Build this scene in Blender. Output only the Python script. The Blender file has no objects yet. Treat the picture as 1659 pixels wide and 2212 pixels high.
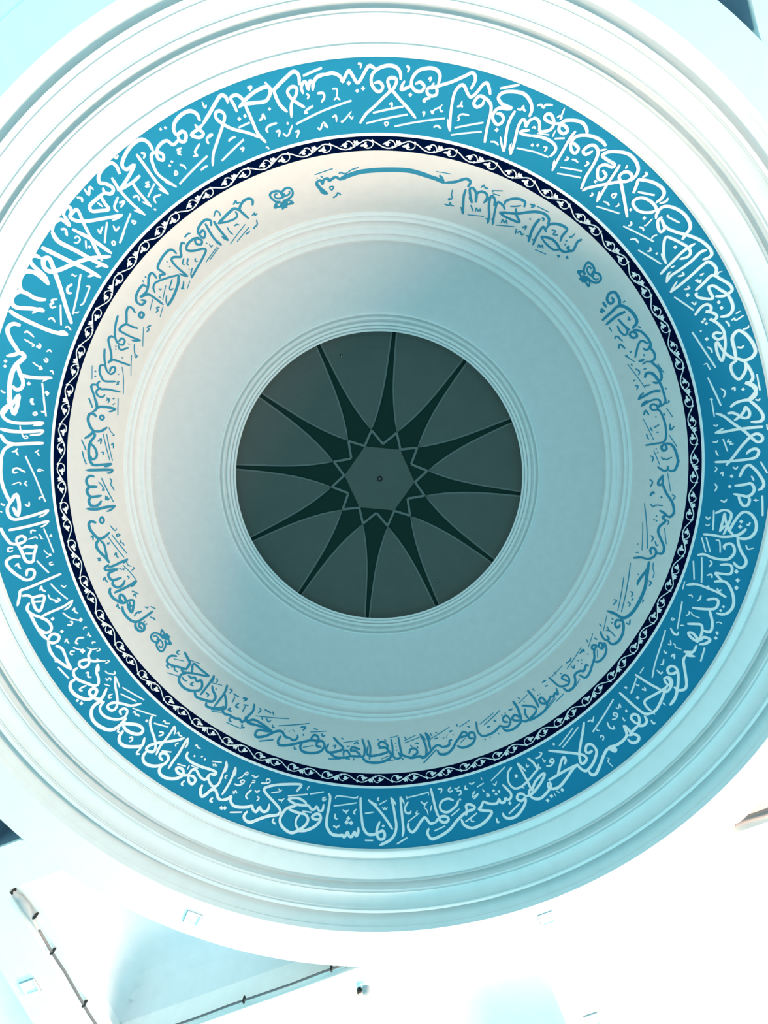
import bpy, bmesh, math
from mathutils import Matrix, Vector
from math import sin, cos, pi, radians, sqrt, atan2, hypot

# ------------------------------------------------------------------ camera, world, lights, exposure
S = 5.0            # metres per unit of the drum radius
EYE = 1.5          # height of the camera above the hall floor
scene = bpy.context.scene
C = scene.collection
def P(x, y, z):    # drum units (x right, y towards the viewer's feet, z up from the eye) -> metres
    return Vector((x*S, y*S, z*S+EYE))

cam = bpy.data.cameras.new('camera')
cam.sensor_fit = 'VERTICAL'; cam.sensor_height = 36.0
cam.lens = 900.0/2212.0*36.0
camo = bpy.data.objects.new('camera', cam); C.objects.link(camo)
RM = ((0.99972689, -0.00299432, 0.02317713), (0.0, 0.99175763, 0.12812805), (-0.02336975, -0.12809306, 0.99148677))
m = Matrix.Identity(4)
for i in range(3):
    m[i][0] = RM[i][0]; m[i][1] = -RM[i][1]; m[i][2] = -RM[i][2]
loc = P(-0.02824874, -0.10683916, 0.0)
for i in range(3): m[i][3] = loc[i]
camo.matrix_world = m
cam.clip_start = 0.05
scene.camera = camo

w = bpy.data.worlds.new('hall_daylight'); scene.world = w; w.use_nodes = True
bg = w.node_tree.nodes['Background']
bg.inputs[0].default_value = (0.40, 0.90, 1.0, 1); bg.inputs[1].default_value = 1.30

def area(name, pos, aim, size, power, col):
    l = bpy.data.lights.new(name, 'AREA'); l.shape = 'RECTANGLE'; l.size, l.size_y = size; l.energy = power; l.color = col
    o = bpy.data.objects.new(name, l); C.objects.link(o)
    o.location = pos; o.rotation_euler = (Vector(aim)-Vector(pos)).to_track_quat('-Z', 'Y').to_euler()
    return o
area('window_light', (10.3, 6.2, 2.4), (-4.2, -2.4, 9.2), (3.0, 2.4), 2700, (1.0, 0.64, 0.45))
area('clerestory_light', (1.5, 13.5, 4.2), (0.0, -5.0, 6.6), (4.0, 1.2), 2100, (1.0, 0.70, 0.50))

scene.view_settings.view_transform = 'Standard'; scene.view_settings.look = 'None'
scene.view_settings.exposure = 0.0; scene.view_settings.gamma = 1.0
scene.view_settings.use_curve_mapping = False

# ------------------------------------------------------------------ materials
def mat(name, col, rough=0.7, noise=0.06, scale=6.0, bump=0.03, metal=0.0, emit=None, spec=.15):
    mt = bpy.data.materials.new(name); mt.use_nodes = True
    nt = mt.node_tree; b = nt.nodes['Principled BSDF']
    b.inputs['Roughness'].default_value = rough; b.inputs['Metallic'].default_value = metal
    b.inputs['Specular IOR Level'].default_value = spec
    tc = nt.nodes.new('ShaderNodeTexCoord')
    n = nt.nodes.new('ShaderNodeTexNoise'); n.inputs['Scale'].default_value = scale; n.inputs['Detail'].default_value = 6
    nt.links.new(tc.outputs['Object'], n.inputs['Vector'])
    r = nt.nodes.new('ShaderNodeMapRange'); r.inputs['To Min'].default_value = 1-noise; r.inputs['To Max'].default_value = 1+noise
    nt.links.new(n.outputs['Fac'], r.inputs['Value'])
    mx = nt.nodes.new('ShaderNodeMix'); mx.data_type = 'RGBA'; mx.blend_type = 'MULTIPLY'; mx.inputs['Factor'].default_value = 1
    mx.inputs['A'].default_value = (*col, 1); nt.links.new(r.outputs['Result'], mx.inputs['B'])
    nt.links.new(mx.outputs['Result'], b.inputs['Base Color'])
    if bump:
        n2 = nt.nodes.new('ShaderNodeTexNoise'); n2.inputs['Scale'].default_value = scale*12; n2.inputs['Detail'].default_value = 3
        nt.links.new(tc.outputs['Object'], n2.inputs['Vector'])
        bp = nt.nodes.new('ShaderNodeBump'); bp.inputs['Strength'].default_value = bump; bp.inputs['Distance'].default_value = 0.02
        nt.links.new(n2.outputs['Fac'], bp.inputs['Height']); nt.links.new(bp.outputs['Normal'], b.inputs['Normal'])
    if emit:
        b.inputs['Emission Color'].default_value = (*emit[0], 1); b.inputs['Emission Strength'].default_value = emit[1]
    return mt
PLASTER = mat('white_plaster', (0.85, 0.85, 0.84), 0.75)
MOULD = mat('moulding_plaster', (0.70, 0.71, 0.71), 0.75)
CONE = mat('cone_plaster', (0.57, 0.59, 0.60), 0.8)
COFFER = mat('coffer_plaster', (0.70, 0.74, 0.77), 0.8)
CREAM = mat('cream_paint', (0.70, 0.69, 0.675), 0.75)
BLUE = mat('sky_blue_paint', (0.016, 0.232, 0.395), 0.65, 0.05, 3, spec=.06)
NAVY = mat('navy_paint', (0.0, 0.0050, 0.034), 0.8, 0.05, 3, spec=.0)
WHITEPAINT = mat('white_paint', (0.88, 0.89, 0.90), 0.6, 0.02)
INK = mat('steel_blue_paint', (0.036, 0.250, 0.385), 0.65, 0.08, 3, spec=.06)
SAGE = mat('grey_green_plaster', (0.085, 0.105, 0.098), 0.8, 0.08, 2)
SAGEDARK = mat('dark_green_paint', (0.004, 0.026, 0.021), 0.75, 0.08, 2)
SAGELIGHT = mat('pale_grey_green_strap', (0.125, 0.155, 0.148), 0.8, 0.05, 2)
SLATESHADE = mat('slate_coffer_shade', (0.18, 0.245, 0.32), 0.8, 0.30, 1.5)  # shade inside the unlit coffers, put into the colour
DARKMETAL = mat('dark_metal', (0.02, 0.02, 0.022), 0.4)
GREYPLASTIC = mat('grey_plastic', (0.35, 0.38, 0.40), 0.5)
GLOW = mat('light_strip_glow', (0.9, 0.9, 0.9), 0.5, 0.0, emit=((1.0, 0.97, 0.93), 0.5))
CABLE = mat('cable_grey', (0.15, 0.155, 0.165), 0.6)
LENS = mat('frosted_lens', (0.9, 0.92, 0.93), 0.4, 0.01)

# ------------------------------------------------------------------ helpers
def obj(name, verts, faces, mt, parent=None, smooth=False, label=None, kind=None, cat=None, group=None):
    me = bpy.data.meshes.new(name); me.from_pydata([tuple(v) for v in verts], [], faces); me.update()
    me.materials.append(mt)
    if smooth: me.polygons.foreach_set('use_smooth', [True]*len(me.polygons))
    o = bpy.data.objects.new(name, me); C.objects.link(o)
    if parent: o.parent = parent; o.matrix_parent_inverse = parent.matrix_world.inverted()
    tag(o, label, cat, group, kind)
    return o
def tag(o, label=None, cat=None, group=None, kind=None):
    for k, v in (('label', label), ('category', cat), ('group', group), ('kind', kind)):
        if v: o[k] = v
def empty(name, pos, label=None, cat=None, group=None, kind=None):
    o = bpy.data.objects.new(name, None); C.objects.link(o); o.location = pos; o.empty_display_size = 0.2
    bpy.context.view_layer.update()
    tag(o, label, cat, group, kind); return o
def lathe(name, prof, mt, seg=256, **kw):
    """revolve a (R, Z) profile (drum units) about the dome axis; inside faces inwards"""
    vs, fs = [], []; n = len(prof)
    for k in range(seg):
        a = 2*pi*k/seg
        for (r, z) in prof: vs.append(P(r*cos(a), r*sin(a), z))
    for k in range(seg):
        k2 = (k+1) % seg
        for i in range(n-1): fs.append((k*n+i, k*n+i+1, k2*n+i+1, k2*n+i))
    return obj(name, vs, fs, mt, smooth=kw.pop('smooth', True), **kw)
def sharp(o, deg=40):
    me = o.data
    bm = bmesh.new(); bm.from_mesh(me)
    bmesh.ops.recalc_face_normals(bm, faces=bm.faces)
    for e in bm.edges:
        if len(e.link_faces) == 2 and e.calc_face_angle(0) > radians(deg): e.smooth = False
    bm.to_mesh(me); bm.free()
def box(lo, hi):
    x0, y0, z0 = lo; x1, y1, z1 = hi
    return ([(x0,y0,z0),(x1,y0,z0),(x1,y1,z0),(x0,y1,z0),(x0,y0,z1),(x1,y0,z1),(x1,y1,z1),(x0,y1,z1)],
            [(0,3,2,1),(4,5,6,7),(0,1,5,4),(1,2,6,5),(2,3,7,6),(3,0,4,7)])
UC, US = cos(radians(-21)), sin(radians(-21))
GRID = 1.0594      # the beam grid is turned 21 degrees against the picture
def UW(u, w_, z):
    u, w_ = u*GRID-.0007, w_*GRID+.0065
    return P(u*UC - w_*US, u*US + w_*UC, z)

# ------------------------------------------------------------------ the dome: rings from the ceiling up
KEY = dict(dome=(.68, 1.9714), rim=(.74, 1.9122), mi=(.932, 1.7232), mo=(.97, 1.5942), ni=(.994, 1.3358),
           no=(.994, 1.2792), wl=(.994, 1.2692), b=(1.0, 1.0513), E=(1.095, .9188), S=(1.1906, .9188))
def along(a, b, steps):
    """profile from ring a to ring b: steps are (t, bump), bump > 0 stands proud of the wall towards the axis"""
    (r0, z0), (r1, z1) = KEY[a], KEY[b]
    L = hypot(r1-r0, z1-z0); nx, nz = (z1-z0)/L, -(r1-r0)/L
    if nx > 0: nx, nz = -nx, -nz
    return [(r0+(r1-r0)*t+nx*d, z0+(z1-z0)*t+nz*d) for t, d in steps]
def bead(t0, t1, h, base=0.0, n=7, pw=1.0):
    return [(t0+(t1-t0)*i/n, base+h*sin(pi*i/n)**pw) for i in range(n+1)]

# outer cornice between the blue frieze and the ceiling
pr = [(1.0, 1.0513), (.9945, 1.0513), (.9945, 1.0475)]
pr += [(.9945+.008*i/6-.0035*sin(pi*i/6), 1.0470-.0095*i/6) for i in range(7)] + [(1.0070, 1.0358), (1.0095, 1.0398), (1.0125, 1.0360), (1.0110, 1.0335)]
pr += [(1.0110+.0195*(i/12)**1.4, 1.0325-.0350*(i/12)) for i in range(13)] + [(1.0320, 1.0005), (1.0345, .9990), (1.0335, .9960), (1.0335, .9920)]
pr += [(1.0355, .9935), (1.0365, 1.0060), (1.0485, 1.0060), (1.0485, .9865), (1.0475, .9840), (1.0490, .9812), (1.0508, .9842), (1.0535, .9815)]
pr += [(1.0520+.0130*sin(pi*.5*i/10), .9795-.0262*(1-cos(pi*.5*i/10))) for i in range(11)] + [(1.0665, .9562), (1.0690, .9535)]
pr += [(1.0685+.0040*i/5-.0025*sin(pi*i/5), .9515-.0060*i/5) for i in range(6)] + [(1.0740, .9470), (1.0755, .9640), (1.0915, .9640), (1.0920, .9440), (1.0945, .9300), (1.0930, .9290), (1.0950, .9188)]
trim1 = lathe('trim_1', pr, MOULD, kind='structure'); sharp(trim1)
# the flat ring under the cornice and its outer face towards the coffers (its rim is 4 cm off the dome's axis)
vs, fs = [], []
for k in range(256):
    a = 2*pi*k/256
    for r, z, o in ((1.095, .9188, 0), (1.14, .9188, .5), (1.1906, .9188, 1), (1.1906, 1.30, 1)):
        vs.append(P(r*cos(a)+.0012*o, r*sin(a)+.0086*o, z))
for k in range(256):
    for i in range(3): fs.append((4*k+i, 4*k+i+1, 4*((k+1) % 256)+i+1, 4*((k+1) % 256)+i))
ring = obj('trim_2', vs, fs, PLASTER, smooth=True, kind='structure'); sharp(ring, 20)
# inner cornice between the cream frieze and the cone
st = [(0, 0)] + bead(.01, .11, .008) + bead(.12, .27, .011) + [(.29, .001), (.33, -.003), (.47, -.003), (.51, .001)] + bead(.53, .71, .012) + bead(.74, .97, .011) + [(1, 0)]
trim3 = lathe('trim_3', along('mo', 'mi', st), MOULD, kind='structure'); sharp(trim3)
# smooth cone between the inner cornice and the rim of the star dome
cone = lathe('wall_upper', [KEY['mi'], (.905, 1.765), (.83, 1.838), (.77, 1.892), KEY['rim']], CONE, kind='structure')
# rim of the star dome
st = [(0, 0), (.02, .006), (.07, .009), (.10, .002), (.20, -.005), (.22, .009)] + bead(.24, .36, .006, .007, 5) + [(.38, -.002), (.48, -.004), (.50, .008)] + bead(.52, .68, .006, .006, 5) + [(.70, .001), (.72, .008), (.82, .010), (.84, .001), (.88, .001), (.90, .009), (1.0, .009), (1.0, -.03)]
rim = lathe('trim_4', along('rim', 'dome', st), MOULD, kind='structure'); sharp(rim)

# ------------------------------------------------------------------ friezes (the painted bands)
def frieze(name, a, b, mt, label, cat, kind=None):
    (r0, z0), (r1, z1) = KEY[a], KEY[b]
    return lathe(name, [(r0+(r1-r0)*i/4, z0+(z1-z0)*i/4) for i in range(5)], mt, label=label, cat=cat, kind=kind)
blue = frieze('calligraphy_frieze', 'b', 'wl', BLUE, 'sky blue frieze round the drum with large white Arabic calligraphy', 'frieze')
navy = frieze('vine_border', 'no', 'ni', NAVY, 'narrow navy border with a white vine scroll above the blue frieze', 'border')
cream = frieze('inscription_frieze', 'ni', 'mo', CREAM, 'cream frieze with smaller steel blue Arabic calligraphy inside the navy border', 'frieze')
lathe('white_line', [(.9941, 1.26925), (.9930, 1.2697), (.9928, 1.2705), (.9928, 1.2785), (.9932, 1.2793), (.9941, 1.2797)], WHITEPAINT, parent=navy, smooth=False, label='thin white line along the lower edge of the border')

BAND = dict(blue=('b', 'wl', blue, WHITEPAINT, 785.0, 152.0), cream=('ni', 'mo', cream, INK, 612.0, 121.0), navy=('no', 'ni', navy, WHITEPAINT, 688.0, 29.5))
def onband(bd, p, lift):
    a, b, _, _, RP, HP = BAND[bd]
    (r0, z0), (r1, z1) = KEY[a], KEY[b]
    t, v = p[0]/RP, p[1]/HP
    r = r0+(r1-r0)*v-lift; z = z0+(z1-z0)*v
    return P(r*cos(t), r*sin(t), z)
def spline(pts, sub):
    if len(pts) < 3: 
        a, b = pts[0], pts[-1]
        return [(a[0]+(b[0]-a[0])*i/3, a[1]+(b[1]-a[1])*i/3) for i in range(4)]
    out = []; n = len(pts); closed = pts[0] == pts[-1]
    for i in range(n-1):
        p1, p2 = pts[i], pts[i+1]
        p0 = pts[i-1] if i else (pts[-2] if closed else (2*p1[0]-p2[0], 2*p1[1]-p2[1]))
        p3 = pts[i+2] if i+2 < n else (pts[1] if closed else (2*p2[0]-p1[0], 2*p2[1]-p1[1]))
        # a sharp turn stays a corner
        for k in range(sub):
            t = k/sub
            q = []
            for j in (0, 1):
                m1 = (p2[j]-p0[j])*.5; m2 = (p3[j]-p1[j])*.5
                q.append((2*t**3-3*t*t+1)*p1[j]+(t**3-2*t*t+t)*m1+(-2*t**3+3*t*t)*p2[j]+(t**3-t*t)*m2)
            out.append(tuple(q))
    out.append(pts[-1]); return out
class Ink:
    """collects brush strokes (in the band's own unrolled frame) into one mesh"""
    def __init__(s, bd, lift=.0012): s.bd, s.v, s.f, s.lift, s.k = bd, [], [], lift, 0
    def poly(s, pts):
        s.k += 1; lf = s.lift+.00004*(s.k % 17); n = len(pts); b0 = len(s.v)
        s.v += [onband(s.bd, p, lf) for p in pts]+[onband(s.bd, p, -.0004) for p in pts]
        s.f.append(tuple(range(b0, b0+n))); s.f += [(b0+i, b0+n+i, b0+n+(i+1) % n, b0+(i+1) % n) for i in range(n)]
    def stroke(s, pts, wd, taper=(.55, .35), sub=4):
        s.k += 1; lf = s.lift+.00004*(s.k % 17)
        L = spline(pts, sub); n = len(L); closed = pts[0] == pts[-1] and n > 3
        d = [0.0]
        for i in range(1, n): d.append(d[-1]+hypot(L[i][0]-L[i-1][0], L[i][1]-L[i-1][1]))
        tot = d[-1] or 1.0; b0 = len(s.v); R = []
        for i in range(n):
            a = L[i-1] if i else (L[-2] if closed else L[0]); c = L[i+1] if i < n-1 else (L[1] if closed else L[-1])
            tx, ty = c[0]-a[0], c[1]-a[1]; l = hypot(tx, ty) or 1.0
            k = 1.0
            if not closed:
                e = min(wd*1.6, tot*.4)
                if d[i] < e: k = taper[0]+(1-taper[0])*sin(pi/2*d[i]/e)
                if tot-d[i] < e: k = min(k, taper[1]+(1-taper[1])*sin(pi/2*(tot-d[i])/e))
            h = wd*.5*k; R.append((L[i][0]-ty/l*h, L[i][1]+tx/l*h)); R.append((L[i][0]+ty/l*h, L[i][1]-tx/l*h))
        m_ = len(R)
        s.v += [onband(s.bd, p, lf) for p in R]+[onband(s.bd, p, -.0004) for p in R]
        for i in range(n-1):
            a, b, c, e = b0+2*i, b0+2*i+1, b0+2*i+3, b0+2*i+2
            s.f += [(a, b, c, e), (a, e, e+m_, a+m_), (b, b+m_, c+m_, c)]
        if not closed:
            s.f += [(b0, b0+m_, b0+1+m_, b0+1), (b0+m_-2, b0+m_-1, b0+2*m_-1, b0+2*m_-2)]
    def done(s, name, parent=None, label=None):
        _, _, par, mt, _, _ = BAND[s.bd]
        return obj(name, s.v, s.f, mt, parent=parent or par, label=label)

# ------------------------------------------------------------------ vine scroll of the navy border: 52 repeats
PER = 2*pi*688/52
def vine(k):
    A0 = pi/2*688 - PER*.37 - k*PER     # a grows to the right of one who stands below
    def q(a, b): return (A0 - a*PER, b*29.5)
    def qs(*l): return [q(*p) for p in l]
    s = Ink('navy')
    s.stroke(qs((0,.26),(.09,.31),(.2,.47),(.31,.64),(.40,.75),(.52,.81),(.65,.71),(.80,.45),(.90,.33),(1.0,.26)), 1.75, (1, 1))
    s.stroke(qs((.89,.34),(.87,.55),(.925,.76),(1.02,.80),(1.09,.71)), 1.5)
    s.stroke(qs((.345,.69),(.352,.48),(.405,.31),(.475,.27),(.535,.38)), 1.5)
    root = s.done('vine_stem')
    for nm, pts in (('vine_leaf', [(.99,.66),(1.02,.72),(1.07,.70),(1.10,.67),(1.15,.68),(1.18,.62),(1.13,.54),(1.09,.53),(1.06,.40),(1.02,.42),(1.03,.54)]),
                    ('vine_leaf', [(.49,.62),(.52,.68),(.56,.64),(.58,.54),(.645,.56),(.61,.47),(.57,.38),(.51,.36),(.465,.44),(.51,.48)]),
                    ('vine_bud', [(.335,.62),(.29,.52),(.25,.50),(.185,.42),(.22,.36),(.245,.24),(.285,.32),(.32,.24),(.33,.38),(.31,.46),(.35,.56)]),
                    ('vine_knot', [(.405,.83),(.44,.74),(.40,.64),(.365,.73)]), ('vine_knot', [(.89,.42),(.925,.32),(.89,.22),(.855,.31)])):
        s = Ink('navy'); s.poly(qs(*pts)); s.done(nm, parent=root)
for k in range(52): vine(k)

# ------------------------------------------------------------------ lettering, stroke by stroke in the bands' own coordinates
# one line per word: strokes split by '|', each "width100 taper a,b a,b ..." in tenths along and up the band
def letters(bd, name, text, fine):
    """joined letters become one word each; the hair-thin vowel marks of a word stay together as its child"""
    par = BAND[bd][2]
    def seg_d(p, a, b):
        dx, dy = b[0]-a[0], b[1]-a[1]; l = dx*dx+dy*dy or 1e-9
        t = max(0, min(1, ((p[0]-a[0])*dx+(p[1]-a[1])*dy)/l)); return hypot(p[0]-a[0]-t*dx, p[1]-a[1]-t*dy)
    def put(s, st):
        kind, wd, pts = st
        if kind == 'p': s.poly(pts)
        elif kind == 't': s.stroke(pts, wd, (.8, .15))
        elif kind == 'l': s.stroke(pts, wd, (.9, .9))
        else: s.stroke(pts, wd, (.7, .5))
    for line in text.strip().split('\n'):
        main, marks = [], []
        for st in line.split('|'):
            h, *pp = st.split()
            pts = [tuple(float(c)/10 for c in p.split(',')) for p in pp]
            e = (h[0], float(h[1:])/10, pts)
            (marks if h[0] == 'p' or e[1] < fine else main).append(e)
        grp = list(range(len(main)))
        def root(i):
            while grp[i] != i: i = grp[i]
            return i
        for i in range(len(main)):
            for j in range(i):
                if root(i) == root(j): continue
                A, B = main[i][2], main[j][2]; lim = (main[i][1]+main[j][1])*.42
                d = min([seg_d(p, B[k], B[k+1]) for p in A for k in range(len(B)-1)]+[seg_d(p, A[k], A[k+1]) for p in B for k in range(len(A)-1)])
                if d < lim or (main[i][0] == 't' and d < lim*1.6): grp[root(i)] = root(j)
        first = None
        for g in sorted(set(root(i) for i in range(len(main)))):
            s = Ink(bd)
            for i in range(len(main)):
                if root(i) == g: put(s, main[i])
            o = s.done(name); first = first or o
        if marks:
            s = Ink(bd)
            for e in marks: put(s, e)
            o = s.done('vowel_marks', parent=first or par); o['kind'] = 'stuff'
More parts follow.
